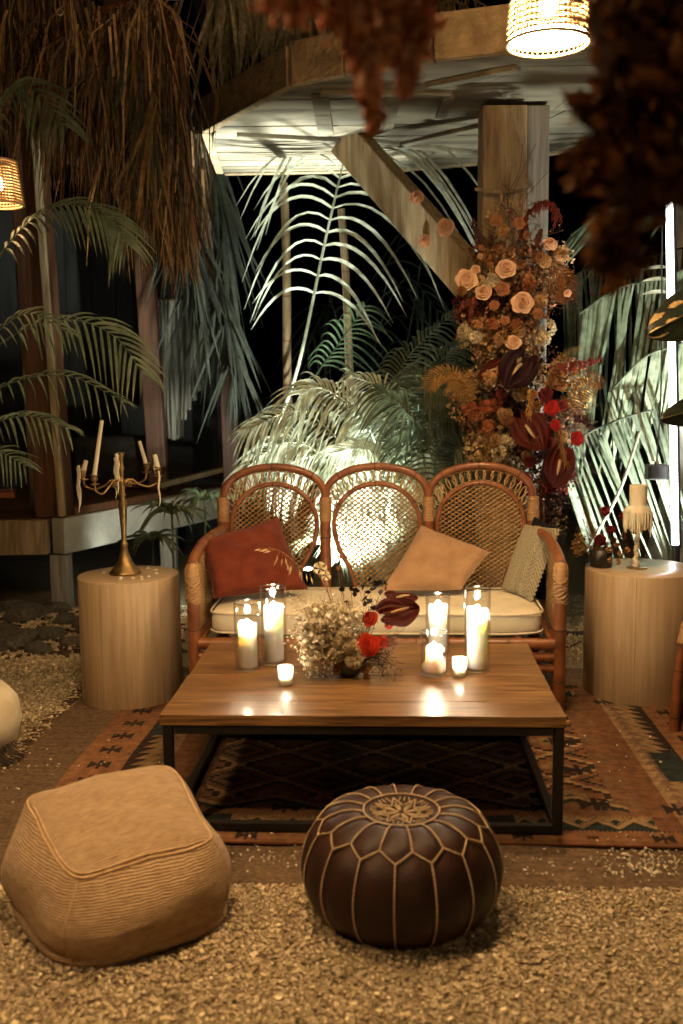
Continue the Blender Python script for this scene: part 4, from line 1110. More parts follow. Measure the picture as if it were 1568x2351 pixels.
def panel(s0f, s1f, lo, hi, nu=9, nv=10, bulge=.0065):
    m = MB(); G = np.zeros((nv, nu, 3))
    for i in range(nv):
        for j in range(nu):
            u = j / (nu - 1); a = lo + (hi - lo) * u; v = i / (nv - 1)
            s = s0f(u) + (s1f(u) - s0f(u)) * v
            G[i, j] = lp(s, a, bulge * (math.sin(PI * u) ** .6) * (min(1, math.sin(PI * min(v, 1)) * 1.6) ** .6 if True else 1) - .004)
    m.patch(G[:, ::-1]); return m
wed = panel(lambda u: S_MED, lambda u: S_HI + (S_LO - S_HI) * (1 - abs(u * 2 - 1)), 0, SEC)
sid = panel(lambda u: S_LO - (S_LO - S_HI) * (1 - abs(u * 2 - 1)), lambda u: 1.0, -SEC / 2, SEC / 2, bulge=.0075)
wo = wed.build('top_panel', M['leather'], t); so = sid.build('side_panel', M['leather'], t)
for k in range(NS):
    if k:
        c = clone(wo, 'top_panel', t, rot=(0, 0, k * SEC)); c = clone(so, 'side_panel', t, rot=(0, 0, k * SEC))
def cord(fn, n=60, r=.0023):
    m = MB(); P = [fn(f) for f in np.linspace(0, 1, n)]
    m.tube(P, [r * (1 + .28 * math.sin(i * 2.1)) for i in range(n)], 6); return m
c1 = cord(lambda f: lp(S_MED + (S_HI - S_MED) * f, 0, .0025), 34).build('seam_cord', M['stitch'], t)
c2 = cord(lambda f: lp(S_LO + (1.0 - S_LO) * f, SEC / 2, .0025), 70).build('seam_cord', M['stitch'], t)
c3 = cord(lambda f: lp(S_HI + (S_LO - S_HI) * (1 - abs(f * 2 - 1)), SEC * f, .0028), 40).build('seam_cord', M['stitch'], t)
for k in range(1, NS):
    for c in (c1, c2, c3): clone(c, 'seam_cord', t, rot=(0, 0, k * SEC))
m = MB(); m.lathe([(np.interp(s, _seg, LPROF[:, 0]) + .0003, np.interp(s, _seg, LPROF[:, 1]) - .001) for s in np.linspace(S_MED, 0, 10)], 48); md = m.build('medallion', M['leather'], t)
m = MB(); q = np.linspace(0, 2 * PI, 161)
m.tube([lp(S_MED, a, .003) for a in q], [.0026 * (1 + .25 * math.sin(i * 2.1)) for i in range(161)], 6, cap=False); m.build('seam_cord', M['stitch'], t)
m = MB()
for k in range(8):      # embroidered star
    a = k * PI / 4 + .15
    for f, g in ((.62, .30), (.62, -.30)):
        m.tube([lp(S_MED * .80, a, .003), lp(S_MED * .42, a + f * g * 2.1, .003)], .0022, 5)
    m.tube([lp(S_MED * .08, a, .003), lp(S_MED * .62, a, .003)], .0022, 5)
    for w in (-.16, .16): m.tube([lp(S_MED * .15, a + w, .003), lp(S_MED * .46, a + w, .003)], .0018, 5)
    for w in (-.22, 0, .22): m.tube([lp(S_MED * .66, a + PI / 8 + w, .003), lp(S_MED * .84, a + PI / 8 + w * .6, .003)], .0018, 5)
m.build('embroidery', M['stitch'], md)
m = MB(); m.lathe([(.0005, .0), (.205, .0), (.225, .03), (.235, .05)], 48); m.build('base_panel', M['leather'], t)

# ================================================================== jute pouf
JP = Vector((-.598, 2.525, .003)); JY = R(31)
t = thing('jute_pouf', 'square slouching pale jute pouf with corded seams on the gravel', 'pouf', JP, JY)
def jute_ring(hx, e, z0, tilt, n=96, sag=0.0, ph=0):
    q = np.linspace(0, 2 * PI, n, endpoint=False)
    x = hx * np.sign(np.cos(q)) * np.abs(np.cos(q)) ** (2 / e); y = hx * np.sign(np.sin(q)) * np.abs(np.sin(q)) ** (2 / e)
    zz = z0 + tilt * (x * math.sin(-JY + R(0)) * -1 * .35 + y * 1.0) + sag * np.sin(q * 4 + ph)
    return np.stack([x, y, np.maximum(zz, .0)], -1)
TL = .20   # top slopes down towards the camera
RG = [(.001, 3, .311, TL), (.05, 3.2, .310, TL), (.10, 3.6, .305, TL), (.150, 5, .295, TL), (.176, 8, .286, TL), (.190, 10, .279, TL), (.200, 9, .268, TL * .95), (.222, 6, .243, TL * .8), (.247, 4.6, .205, TL * .55), (.265, 4.0, .160, TL * .3), (.272, 3.7, .115, TL * .12), (.268, 3.5, .075, .02), (.258, 3.4, .048, 0), (.262, 3.4, .034, 0), (.258, 3.3, .018, 0), (.235, 3.2, .004, 0), (.10, 3, .0, 0), (.001, 3, 0, 0)]
RGF = []
idx = np.linspace(0, len(RG) - 1, 70)
for f in idx:
    i = min(int(f), len(RG) - 2); w = f - i; RGF.append([RG[i][k] * (1 - w) + RG[i + 1][k] * w for k in range(4)])
G = np.array([jute_ring(h, e, z_, ti, 128, .0045 * math.exp(-((z_ - .20) / .08) ** 2), 1.0) for h, e, z_, ti in RGF])
G[..., 2] += .0035 * np.sin(G[..., 0] * 31 + G[..., 1] * 23) * np.sin(G[..., 1] * 27) * (G[..., 2] > .05)
kt = 24
def bend(Gx):    # lazy lean and sag of the sack
    Gx = Gx.copy(); Gx[..., 0] *= 1 + .06 * np.sin(Gx[..., 1] * 6); return Gx
G = bend(G)
_w = np.clip(G[..., 2] / .06, 0, 1) * .007
G[..., 0] += _w * np.sin(G[..., 1] * 15 + G[..., 2] * 22); G[..., 1] += _w * np.sin(G[..., 0] * 17 - G[..., 2] * 19 + 1)
m = MB(); m.patch(G[kt:][:, ::-1], closed=True); m.build('side', M['jute'], t)
m = MB(); m.patch(G[:kt + 1][:, ::-1], closed=True); m.build('top', M['jute_top'], t)
m = MB(); E_ = np.vstack([G[kt], G[kt][:1]]); E_[:, 2] += .001; m.tube(E_, .0034, 7, cap=False); m.build('seam_cord', M['jute_seam'], t)
m = MB(); E_ = G[kt - 3][np.r_[60:100]]; E_[:, 2] += .001; m.tube(E_, .003, 6); m.build('seam_cord', M['jute_seam'], t)
for i in (16, 48, 80, 112):
    E_ = G[kt:62, i]; m = MB(); m.tube(E_, .0024, 6); m.build('seam_cord', M['jute_seam'], t)

# pale tasselled pouf just entering the picture
p = on(-62, 1760, .016)
t = thing('white_pouf', 'pale rounded floor cushion with a dark tassel beside the braided rug', 'pouf', (p.x - .10, p.y + .16, .017))
m = MB(); m.lathe([(.0005, .0), (.15, .002), (.21, .05), (.228, .12), (.215, .20), (.17, .25), (.10, .27), (.0005, .272)], 48); m.build('cover', M['linen'], t)
m = MB()
for k in range(26):
    a = rnd.gauss(-.5, .12); m.tube([(.205 * math.cos(a), .205 * math.sin(a), .055), (.25 * math.cos(a), .25 * math.sin(a), .02), (.27 * math.cos(a + .1), .27 * math.sin(a + .1), .002)], .0022, 4, c=(.03, .02, .012))
m.build('tassel', M['thatch'], t)

# ================================================================== bamboo armchair at the picture edge
t = thing('bamboo_armchair', 'bamboo armchair with bound joints beside the drum with the dripping candle', 'chair', (1.42, 3.83, .0165), R(0))
def pole2(name, pts, r, nodes, par): return pole(name, pts, r, nodes, par)
def CH(px, py, Y): return Vector(at(px, py, Y)) - Vector((1.42, 3.83, .0165))
a0 = CH(1546, 1680, 3.86); a0.z = 0.0
leg = pole2('leg', curve([a0, CH(1556, 1560, 3.87), CH(1572, 1450, 3.88), CH(1592, 1385, 3.89)], 24), .020, (.12, .4, .72), t)
pole2('leg', curve([a0 + Vector((.040, .012, 0)), CH(1574, 1600, 3.9), CH(1600, 1530, 3.95), CH(1660, 1480, 4.0)], 20), .015, (.3, .6), t)
for k, (dx, dy) in enumerate(((.72, 0), (.20, .52), (.74, .52))):
    pole2('leg', [a0 + Vector((dx, dy, 0)), a0 + Vector((dx, dy, .30)), a0 + Vector((dx, dy, .44))], .020, (.3, .7), t)
sz_ = .40
for A_, B_ in (((.10, 0), (.70, 0)), ((.17, .52), (.71, .52)), ((0.14, 0), (.17, .52)), ((.69, 0), (.71, .52))):
    pole2('seat_rail', [a0 + Vector((A_[0] + .03, A_[1], sz_)), a0 + Vector(((A_[0] + B_[0]) / 2 + .03, (A_[1] + B_[1]) / 2, sz_)), a0 + Vector((B_[0] + .03, B_[1], sz_))], .019, (.5,), t)
m = MB(); m.box(a0 + Vector((.45, .27, .455)), (.46, .46, .085), bev=.03); m.build('seat_pad', M['linen'], t)
pole2('arm', curve([a0 + Vector((.68, 0, .43)), a0 + Vector((.70, -.02, .60)), a0 + Vector((.72, .2, .66)), a0 + Vector((.72, .55, .68))], 20), .019, (.4,), t)
pole2('back_frame', curve([a0 + Vector((.35, .53, .42)), a0 + Vector((.37, .58, .70)), a0 + Vector((.53, .62, .86)), a0 + Vector((.69, .58, .70)), a0 + Vector((.71, .53, .42))], 30), .02, (.25, .5, .75), t)
m = MB(); m.tube(curve([CH(1566, 1478, 3.865), CH(1572, 1450, 3.875), CH(1577, 1430, 3.88)], 8), .0225, 12); m.build('binding', M['binding'], leg)

# ================================================================== wicker pendant lamps
def pendant(loc, r0, r1, h, label, cord_to=4.6, dif=True, pt=42.0):
    t = thing('wicker_pendant', label, 'lamp', loc, 0, 'wicker pendant lamps')
    nr, nst = 15, 46
    m = MB(); 
    for k in range(nr):
        f = k / (nr - 1); z_ = h * f; r_ = r0 + (r1 - r0) * f
        q = np.linspace(0, 2 * PI, nst * 2 + 1)
        w = r_ + .0022 * np.cos(q * nst + (k % 2) * PI)
        m.tube(np.stack([w * np.cos(q), w * np.sin(q), np.full_like(q, z_)], -1), .0038, 5, cap=False)
    stuff(m.build('woven_rings', M['wicker'], t))
    m = MB()
    for k in range(nst):
        a = k / nst * 2 * PI; m.tube([(r0 * math.cos(a), r0 * math.sin(a), 0), (r1 * math.cos(a), r1 * math.sin(a), h)], .0022, 4, cap=False)
    stuff(m.build('staves', M['wicker'], t))
    m = MB(); q = np.linspace(0, 2 * PI, 73)
    m.tube(np.stack([r0 * np.cos(q), r0 * np.sin(q), .004 * np.sin(q * 36)], -1), .0055, 6, cap=False)
    m.build('rim', M['wicker'], t)
    m = MB(); m.tube(np.stack([r1 * np.cos(q), r1 * np.sin(q), np.full_like(q, h)], -1), .0055, 6, cap=False); m.build('rim', M['wicker'], t)
    if dif:
        m = MB(); m.lathe([(.0005, .012), (r0 * .6, .013), (r0 * .93, .018), (r0 * .93, .021), (.0005, .021)], 40); m.build('diffuser', M['diffuser'], t)
    m = MB(); m.lathe([(.0005, h * .30), (.022, h * .34), (.032, h * .48), (.022, h * .62), (.012, h * .72), (.012, h * .85), (.0005, h * .86)], 20); m.build('bulb', M['bulb'], t)
    m = MB(); m.tube([(0, 0, h * .84), (0, 0, h + .05), (0, 0, cord_to - loc[2])], .003, 6); m.build('cord', M['plastic'], t)
    L = bpy.data.lights.new('bulb_light', 'POINT'); L.energy = pt; L.color = WARM; L.shadow_soft_size = .035
    lo = bpy.data.objects.new('bulb_light', L); col.objects.link(lo); lo.parent = t; lo.location = (0, 0, h * .46)
    return t
pb = at(1258, 100, 3.62)
pendant((pb.x, pb.y, pb.z), .143, .118, .27, 'brightly lit woven wicker pendant lamp hanging beside the timber canopy', pt=60)
pl = at(-6, 470, 4.25)
pendant((pl.x, pl.y, pl.z), .105, .085, .17, 'small woven wicker pendant lamp glowing behind the palm fronds', pt=4.0, dif=False)
# unseen lamps added for light; the first two assumed from how the terrace is lit
pendant((-1.55, 1.75, 2.62), .143, .118, .27, 'unseen wicker pendant lamp assumed over the gravel, added to light the jute pouf from the side', pt=70)  # assumed lamp, added as side light on the jute pouf and drum
pendant((-.35, 2.30, 2.58), .143, .118, .27, 'unseen wicker pendant lamp assumed overhead, added to light the gravel, poufs and drum tables', pt=60)  # assumed lamp, added as overhead light on gravel, poufs and drums
pendant((.55, -.40, 2.55), .143, .118, .27, 'unseen wicker pendant lamp added to light the hanging dried flowers from the front', pt=190, dif=False)  # extra lamp behind the camera, added to light the hanging flowers

# ================================================================== timber canopy on a post
CZ = 2.85
t = canopy = thing('timber_canopy', 'broad timber canopy with plastered boards on a square post and slanting brace', 'canopy', (.90, 5.33, 0))
CO = Vector((.90, 5.33, 0))
def cl(v): return Vector(v) - CO
_fp = [on(x_, y_, CZ) for x_, y_ in ((482, 302), (680, 195), (800, 171), (1000, 138), (1180, 118))]
poly = [(p_.x, p_.y) for p_ in _fp] + [(1.25, 4.50), (1.70, 4.68), (2.0, 5.05), (2.08, 5.55), (1.95, 6.0), (1.53, 6.35), (.95, 6.72), (.41, 6.91), (-.77, 6.95)]
for i in range(len(poly)):
    a = Vector((*poly[i], CZ)); b = Vector((*poly[(i + 1) % len(poly)], CZ))
    m = MB(); d = (b - a).normalized(); ov = .0
    z0 = CZ - .012; hh = .19 + .012 * math.sin(i * 2.3)
    mid = (a + b) / 2; nrm = Vector((d.y, -d.x, 0))
    m.beam(cl(a + Vector((0, 0, hh / 2 - .012)) + d * .003 + nrm * .025), cl(b + Vector((0, 0, hh / 2 - .012)) - d * .003 + nrm * .025), .05, hh, bev=.006)
    m.build('fascia_board', M['fascia'], t, smooth=False)
# underside: boards running left to right, clipped to the outline
def clip_x(y):
    xs = []
    n = len(poly)
    for i in range(n):
        (x0, y0), (x1, y1) = poly[i], poly[(i + 1) % n]
        if (y0 - y) * (y1 - y) < 0: xs.append(x0 + (x1 - x0) * (y - y0) / (y1 - y0))
    return (min(xs), max(xs)) if len(xs) >= 2 else None
ybs = [4.53, 4.78, 5.02, 5.27, 5.52, 5.78, 6.02, 6.22, 6.38, 6.50, 6.60, 6.70, 6.78, 6.86, 6.945]
for k in range(len(ybs) - 1):
    y0, y1 = ybs[k] + .004, ybs[k + 1] - .004
    e0, e1 = clip_x(y0 + .002), clip_x(y1 - .002)
    if not e0 or not e1: continue
    splits = [0, 1] if k > 8 else ([0, .34 + .1 * math.sin(k * 2.1), .72 + .08 * math.cos(k), 1])
    for j in range(len(splits) - 1):
        f0, f1 = splits[j], splits[j + 1]; dz = rnd.uniform(-.004, .004)
        a0x, a1x = e0[0] + (e0[1] - e0[0]) * f0 + .001, e0[0] + (e0[1] - e0[0]) * f1 - .001
        b0x, b1x = e1[0] + (e1[1] - e1[0]) * f0 + .001, e1[0] + (e1[1] - e1[0]) * f1 - .001
        zb, zt_ = CZ + dz, CZ + .03
        V = np.array([[a0x, y0, zb], [a1x, y0, zb], [b1x, y1, zb], [b0x, y1, zb], [a0x, y0, zt_], [a1x, y0, zt_], [b1x, y1, zt_], [b0x, y1, zt_]]) - np.array(CO)
        m = MB(); m.add(V, CUBE_Q); o = m.build('soffit_board', M['plaster'], t, smooth=False)
m = MB(); V = np.array([[x, y, CZ + .09] for x, y in poly]) - np.array(CO); c = V.mean(0); n = len(V)
m.add(np.vstack([V, c + np.array([0, 0, .05])]), t=[[i, (i + 1) % n, n] for i in range(n)]); m.build('roof_deck', M['fascia'], t, smooth=False)
def rib(p0, p1, w=.07, h=.035):
    m = MB(); m.beam(cl((*p0, CZ - .012)), cl((*p1, CZ - .012)), w * 1.15, .026); m.build('rib', M['plaster'], t, smooth=False)
q1 = on(735, 215, CZ); q2 = on(748, 300, CZ); rib((q1.x, q1.y), (q2.x, q2.y), .075, .03)
q1 = on(903, 212, CZ); q2 = on(885, 290, CZ); rib((q1.x, q1.y), (q2.x, q2.y), .07, .03)
q1 = on(545, 305, CZ); q2 = on(790, 318, CZ); rib((q1.x, q1.y), (q2.x, q2.y), .03, .02)
q1 = on(1030, 215, CZ); q2 = on(1012, 262, CZ); rib((q1.x, q1.y), (q2.x, q2.y), .05, .03)
q1 = on(735, 208, CZ); q2 = on(1035, 208, CZ); rib((q1.x, q1.y), (q2.x, q2.y), .04, .018)
q1 = on(905, 330, CZ); q2 = on(1105, 285, CZ); rib((q1.x, q1.y), (q2.x, q2.y), .045, .02)
q1 = on(850, 318, CZ); q2 = on(1100, 350, CZ); rib((q1.x, q1.y), (q2.x, q2.y), .045, .02)
q1 = on(985, 192, CZ); q2 = on(1190, 150, CZ); rib((q1.x, q1.y), (q2.x, q2.y), .05, .02)
m = MB(); m.box(cl((.858, 5.385, (CZ - .03) / 2)), (.226, .20, CZ - .03), bev=.006); m.build('post', M['timber'], t, smooth=False)
m = MB(); m.box(cl((1.037, 5.40, (CZ - .02) / 2)), (.115, .13, CZ - .02), bev=.005); o = m.build('side_post', M['grey_timber'], t, smooth=False); o['label'] = 'narrower grey post bolted to the main post'
b0, b1 = Vector((.70, 5.42, 1.965)), Vector((.052, 6.10, 2.86)); dirb = (b1 - b0).normalized()
m = MB(); m.beam(cl(b0 - dirb * .10), cl(b1), .12, .205, bev=.006); m.build('brace', M['timber'], t, smooth=False)
m = MB(); a_ = at(1090, 434, 5.22); b_ = at(1150, 441, 5.22); m.beam(cl(a_), cl(b_), .016, .016); c_ = at(1160, 440, 5.24); d_ = at(1214, 424, 5.24); m.beam(cl(c_), cl(d_), .016, .016); e_ = at(1150, 445, 5.22); f_ = at(1152, 485, 5.22); m.beam(cl(e_), cl(f_), .014, .014, up=(0, 1, 0)); m.build('wooden_pegs', M['timber'], t, smooth=False)
# ================================================================== floral installation climbing the post
FY = 5.17; KF = 5.15 / FP
fo = Vector((.90, FY, .55))
t = thing('flower_installation', 'tall climbing arrangement of peach and red roses with dried foliage on the post', 'flowers', fo)
def F_(px, py, dy=0.0): return np.array(at(px, py, FY + dy) - fo)
def pm(px): return px * KF
cols = {'br': [lin('A47C52'), lin('86603C'), lin('C09C6C')], 'ru': [lin('8C5C3C'), lin('744830'), lin('A6744E')], 'be': [lin('C0A06A'), lin('A68450'), lin('D2B888')],
        'dk': [lin('4A2818'), lin('3A1D12'), lin('5C3520')], 'go': [lin('AC864E'), lin('947040')], 'rd': [lin('6A2015'), lin('551510')], 'ol': [lin('5A5232'), lin('6E6038')]}
blobs = [(1170, 500, 55, 40, 'br', 90, .010), (1120, 575, 45, 35, 'ru', 140, .010), (1210, 600, 60, 50, 'ru', 260, .011), (1245, 625, 55, 50, 'br', 320, .010), (1285, 600, 35, 45, 'br', 140, .009),
         (1120, 655, 50, 35, 'be', 150, .012), (1170, 690, 60, 40, 'dk', 260, .011), (1090, 700, 50, 35, 'rd', 200, .011), (1130, 730, 65, 40, 'br', 320, .010), (1075, 720, 35, 30, 'ru', 120, .010),
         (1190, 740, 45, 35, 'ru', 170, .011), (1085, 765, 40, 35, 'be', 150, .012), (1120, 800, 45, 40, 'br', 200, .011), (1160, 815, 50, 40, 'be', 220, .010), (1215, 800, 35, 40, 'br', 120, .010),
         (1120, 870, 60, 35, 'br', 260, .011), (1075, 890, 45, 40, 'go', 220, .009), (1250, 860, 60, 40, 'br', 280, .010), (1300, 850, 50, 35, 'ru', 180, .010), (1180, 905, 60, 40, 'dk', 280, .011),
         (1105, 965, 55, 40, 'ru', 320, .011), (1140, 1000, 60, 55, 'be', 420, .011), (1100, 1020, 40, 45, 'be', 220, .011), (1230, 950, 60, 50, 'dk', 280, .011), (1300, 960, 45, 55, 'ru', 220, .009),
         (1180, 1060, 60, 45, 'br', 280, .011), (1240, 1040, 50, 45, 'dk', 260, .012), (1280, 1090, 45, 50, 'rd', 220, .011), (1210, 1110, 35, 40, 'dk', 160, .010), (1255, 1150, 40, 50, 'dk', 200, .010), (1240, 1210, 40, 45, 'dk', 140, .010), (1275, 1200, 25, 60, 'br', 90, .009), (1200, 780, 55, 60, 'br', 300, .011), (1230, 690, 50, 50, 'ru', 260, .011), (1150, 620, 60, 50, 'br', 260, .011), (1200, 1000, 70, 60, 'dk', 320, .012), (1330, 900, 40, 50, 'go', 160, .009), (1060, 930, 35, 40, 'br', 150, .010), (1110, 1060, 40, 30, 'be', 180, .011), (1200, 850, 60, 40, 'dk', 260, .011)]
for px, py, rx, ry, k, n, s in blobs:
    m = MB(); fluff(m, F_(px, py, .01), (pm(rx), .10, pm(ry)), int(n * 1.25), s * 1.25, cols[k], .6, .25); stuff(m.build('dried_filler', M['dried'], t))
m = MB()
for px, py, sx, sy, n, k in ((1190, 560, 45, 40, 16, 'br'), (1280, 640, 30, 40, 18, 'go'), (1100, 720, 40, 40, 16, 'ru'), (1300, 830, 40, 20, 14, 'go'), (1320, 1010, 30, 40, 22, 'ol'), (1060, 870, 30, 20, 12, 'go'), (1250, 1180, 20, 50, 14, 'dk'), (1340, 960, 25, 40, 18, 'ol'), (1360, 1075, 30, 40, 12, 'ol'), (1180, 460, 50, 40, 10, 'br')):
    for _ in range(n):
        x, y = px + rnd.gauss(0, sx), py + rnd.gauss(0, sy); e = F_(x, y, rnd.uniform(-.12, .02)); b = F_((x + 1190 * 2) / 3, (y * 2 + (py + 40)) / 3, 0)
        sprig(m, b, e, 14, .024, .0034, cols[k], np.array(cols['dk'][0]), .0011)
stuff(m.build('dried_sprays', M['dried'], t))
# single stems reaching above the blooms
m = MB()
for p in ([(1130, 560), (1150, 470), (1190, 400), (1200, 330)], [(1160, 560), (1180, 440), (1215, 360), (1230, 330)], [(1195, 570), (1200, 470), (1235, 420), (1258, 395)], [(1170, 520), (1165, 450), (1175, 380)]):
    m.tube(curve([F_(x, y, -.03) for x, y in p], 16), .0016, 5, c=lin('5A3A1E'))
m.build('bare_stems', M['dried'], t)
def rose(px, py, me, d, parent=t, dy=-.13, name='rose', o_=None, fy=FY):
    n = (rnd.uniform(-.35, .35), -1, rnd.uniform(.05, .45))
    return mesh_child(me, name, parent, F_(px, py, dy), aim(n, rnd.uniform(0, 6)), (pm(d) * 1.02,) * 3)
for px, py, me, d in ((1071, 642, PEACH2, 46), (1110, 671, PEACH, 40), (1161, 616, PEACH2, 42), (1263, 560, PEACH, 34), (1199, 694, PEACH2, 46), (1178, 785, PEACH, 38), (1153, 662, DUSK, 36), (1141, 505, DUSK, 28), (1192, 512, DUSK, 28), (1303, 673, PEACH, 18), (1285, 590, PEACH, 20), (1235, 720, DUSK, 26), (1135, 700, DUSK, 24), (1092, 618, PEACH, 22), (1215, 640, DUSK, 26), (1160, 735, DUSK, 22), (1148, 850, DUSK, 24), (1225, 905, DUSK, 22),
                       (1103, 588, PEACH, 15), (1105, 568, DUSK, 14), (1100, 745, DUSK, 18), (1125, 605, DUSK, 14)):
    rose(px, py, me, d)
for px, py, me, d in ((1266, 935, RED, 38), (1325, 1006, RED, 34), (1255, 902, DEEP, 32), (1275, 976, RED, 28), (1252, 915, DEEP, 26), (1260, 1015, DEEP, 30), (1205, 1100, DEEP, 30), (1290, 930, DEEP, 26), (1240, 960, DEEP, 28), (1305, 1040, DEEP, 26), (1150, 905, DEEP, 24), (1215, 1060, DEEP, 28), (1262, 1120, DEEP, 26)):
    rose(px, py, me, d, dy=-.16)
anthurium(t, F_(1190, 845, -.16), pm(78), (.1, -.9, .45), R(150), True)
anthurium(t, F_(1213, 985, -.17), pm(74), (-.25, -.9, .35), R(200))
anthurium(t, F_(1240, 990, -.15), pm(56), (.35, -.9, .2), R(160))
anthurium(t, F_(1282, 1065, -.16), pm(68), (.15, -.95, .25), R(170))
anthurium(t, F_(1135, 850, -.10), pm(46), (-.4, -.85, .3), R(100))
for px, py, r_, me in ((1127, 645, .028, BL_CREAM), (1258, 752, .030, BL_CREAM), (1245, 778, .028, BL_CREAM), (1066, 762, .026, BL_CREAM), (1090, 775, .026, BL_CREAM), (1150, 775, .024, BL_TAN), (1190, 760, .024, BL_TAN), (1125, 868, .028, BL_TAN), (1215, 870, .022, BL_CREAM), (1165, 880, .026, BL_TAN),
                        (1160, 950, .026, BL_TAN), (1195, 905, .028, BL_TAN), (1168, 1010, .034, BL_CREAM), (1130, 1010, .034, BL_TAN), (1120, 980, .026, BL_RUST), (1145, 1040, .034, BL_CREAM), (1185, 745, .02, BL_RUST), (1130, 745, .022, BL_RUST), (1240, 690, .022, BL_TAN), (1215, 655, .026, BL_RUST), (1290, 585, .02, BL_TAN), (1250, 600, .024, BL_TAN),
                        (1090, 955, .028, BL_RUST), (1185, 830, .02, BL_CREAM), (1155, 530, .018, BL_TAN), (1290, 1000, .02, BL_TAN), (1210, 1045, .022, BL_TAN)):
    head(t, 'hydrangea', me, F_(px, py, -.12), r_ * 1.25, 18, .024)
for px, py, s in ((1283, 860, 11), (1268, 873, 12), (1290, 886, 11), (1263, 884, 10), (1233, 930, 10), (1275, 850, 9), (1163, 965, 12), (1118, 590, 9), (1240, 590, 10), (1060, 668, 10), (1150, 575, 9), (1210, 540, 8)):
    mesh_child(POD, 'scabious', t, F_(px, py, -.15), aim((rnd.uniform(-.3, .3), -1, .3)), (pm(s),) * 3)
for pts, n, s, c in (([(1150, 930), (1100, 932), (1058, 940)], 9, .026, lin('7E3A18')), ([(1270, 850), (1330, 838), (1382, 822)], 10, .020, lin('6A2014')), ([(1225, 590), (1235, 550), (1243, 530)], 6, .022, lin('5A2A16')), ([(1110, 560), (1090, 530), (1084, 500)], 6, .022, lin('38160E')), ([(1320, 960), (1345, 965), (1360, 985)], 6, .018, lin('2E1210')), ([(1080, 690), (1060, 700), (1040, 735)], 6, .016, lin('5E2414')), ([(1090, 690), (1082, 710), (1080, 738)], 7, .016, lin('6E2A16'))):
    euca(t, [F_(x, y, -.12) for x, y in pts], n, s, c)
for pts, w, n, c in (([(1085, 905), (1040, 858), (1000, 862), (975, 895)], .075, 26, lin('8A6630')), ([(1080, 930), (1060, 880), (1030, 870)], .10, 22, lin('7A5C30')), ([(1280, 960), (1320, 905), (1360, 868), (1385, 880)], .07, 28, lin('7A4E24')), ([(1260, 600), (1300, 640), (1290, 700)], .075, 24, lin('7A4A22')), ([(1240, 640), (1285, 660), (1310, 690)], .06, 20, lin('6A4422')), ([(1260, 860), (1300, 810), (1345, 795)], .03, 26, lin('7E6634'))):
    m = MB(); fern(m, [F_(x, y, -.10) for x, y in pts], w, n, c); m.build('dried_fern', M['dried'], t)
# amaranth arching over the top and a few drooping tails
def amaranth(m, pts, r, n, c, fall=.05):
    P = curve(pts, 40)
    for k in range(n):
        p = P[rnd.randrange(40)] + NP.randn(3) * r * .45; d = NP.randn(3) * .4 + np.array([0, 0, -1]); L = fall * rnd.uniform(.4, 1)
        m.tube([p, p + d * L * .5, p + d * L], [r * .22, r * .20, r * .05], 4, cap=False, c=jit(c, .35))
    m.tube(P, r * .35, 5, c=np.array(c) * .5)
m = MB(); amaranth(m, [F_(x, y, -.08) for x, y in ((1195, 540), (1212, 492), (1240, 465), (1270, 468), (1278, 500))], .014, 190, lin('6E2614'), .045); m.build('amaranth_plume', M['dried'], t)
m = MB(); amaranth(m, [F_(x, y, -.16) for x, y in ((1205, 880), (1218, 905), (1215, 950))], .012, 120, lin('B0823F'), .04); m.build('amaranth_plume', M['dried'], t)
m = MB(); amaranth(m, [F_(x, y, -.18) for x, y in ((1285, 985), (1292, 1030), (1300, 1060))], .010, 120, lin('9C6A34'), .04); m.build('amaranth_plume', M['dried'], t)
m = MB(); amaranth(m, [F_(x, y, -.14) for x, y in ((1245, 1080), (1240, 1150), (1250, 1230))], .018, 200, lin('5A3018'), .06); m.build('amaranth_plume', M['dried'], t)
# single roses pinned along the brace
for px, py, d, Y, lab in ((957, 453, 32, 5.70, 'peach rose fixed at the edge of the slanting brace, highest one'), (1022, 521, 38, 5.56, 'peach rose wide open on the slanting brace, on its upper side'), (977, 553, 32, 5.66, 'peach rose on the underside edge of the slanting brace')):
    p = at(px, py, Y - .10)
    r_ = thing('rose', lab, 'flower', p, 0, 'roses on the brace'); s = d * Y / FP
    mesh_child(PEACH2 if d > 33 else PEACH, 'petals', r_, (0, 0, 0), aim((-.25, -1, .25), rnd.uniform(0, 6)), (s * 1.05,) * 3)
    m = MB(); m.tube([(0, .02, 0), (.06, .05, -.06), (.16, .06, -.14)], .0022, 5, c=lin('2A2814')); m.build('stem', M['dried'], r_)

# ================================================================== palms
G_LIT = lin('8E9C78'); G_MID = lin('5E6E48'); G_DK = lin('3A4A34')  # one leaf green toned as lit, middling and shaded
def leaflet(m, p, d, L, w, droop, c, twist=0.0, n=9, nrm=None):
    d = np.array(d, float); d /= np.linalg.norm(d) + 1e-9
    s = np.linspace(0, 1, n)
    P = p + np.outer(s, d) * L; P[:, 2] -= droop * L * s ** 2
    hd = d.copy(); 
    T = np.gradient(P, axis=0); T /= np.linalg.norm(T, axis=1)[:, None] + 1e-9
    ref = np.array(nrm if nrm is not None else (0, -.75, .66))
    sd = np.cross(T, ref); sd /= np.linalg.norm(sd, axis=1)[:, None] + 1e-9
    if twist: sd = sd * math.cos(twist) + np.cross(T, sd) * math.sin(twist)
    up = np.cross(sd, T)
    ww = w * np.sin(PI * (.10 + .89 * s) ** .75) ** .8; ww[-1] = w * .04
    Gm = np.stack([P - sd * ww[:, None] - up * 0, P + up * (ww * .35)[:, None], P + sd * ww[:, None]], 1)
    m.patch(Gm, c=c)
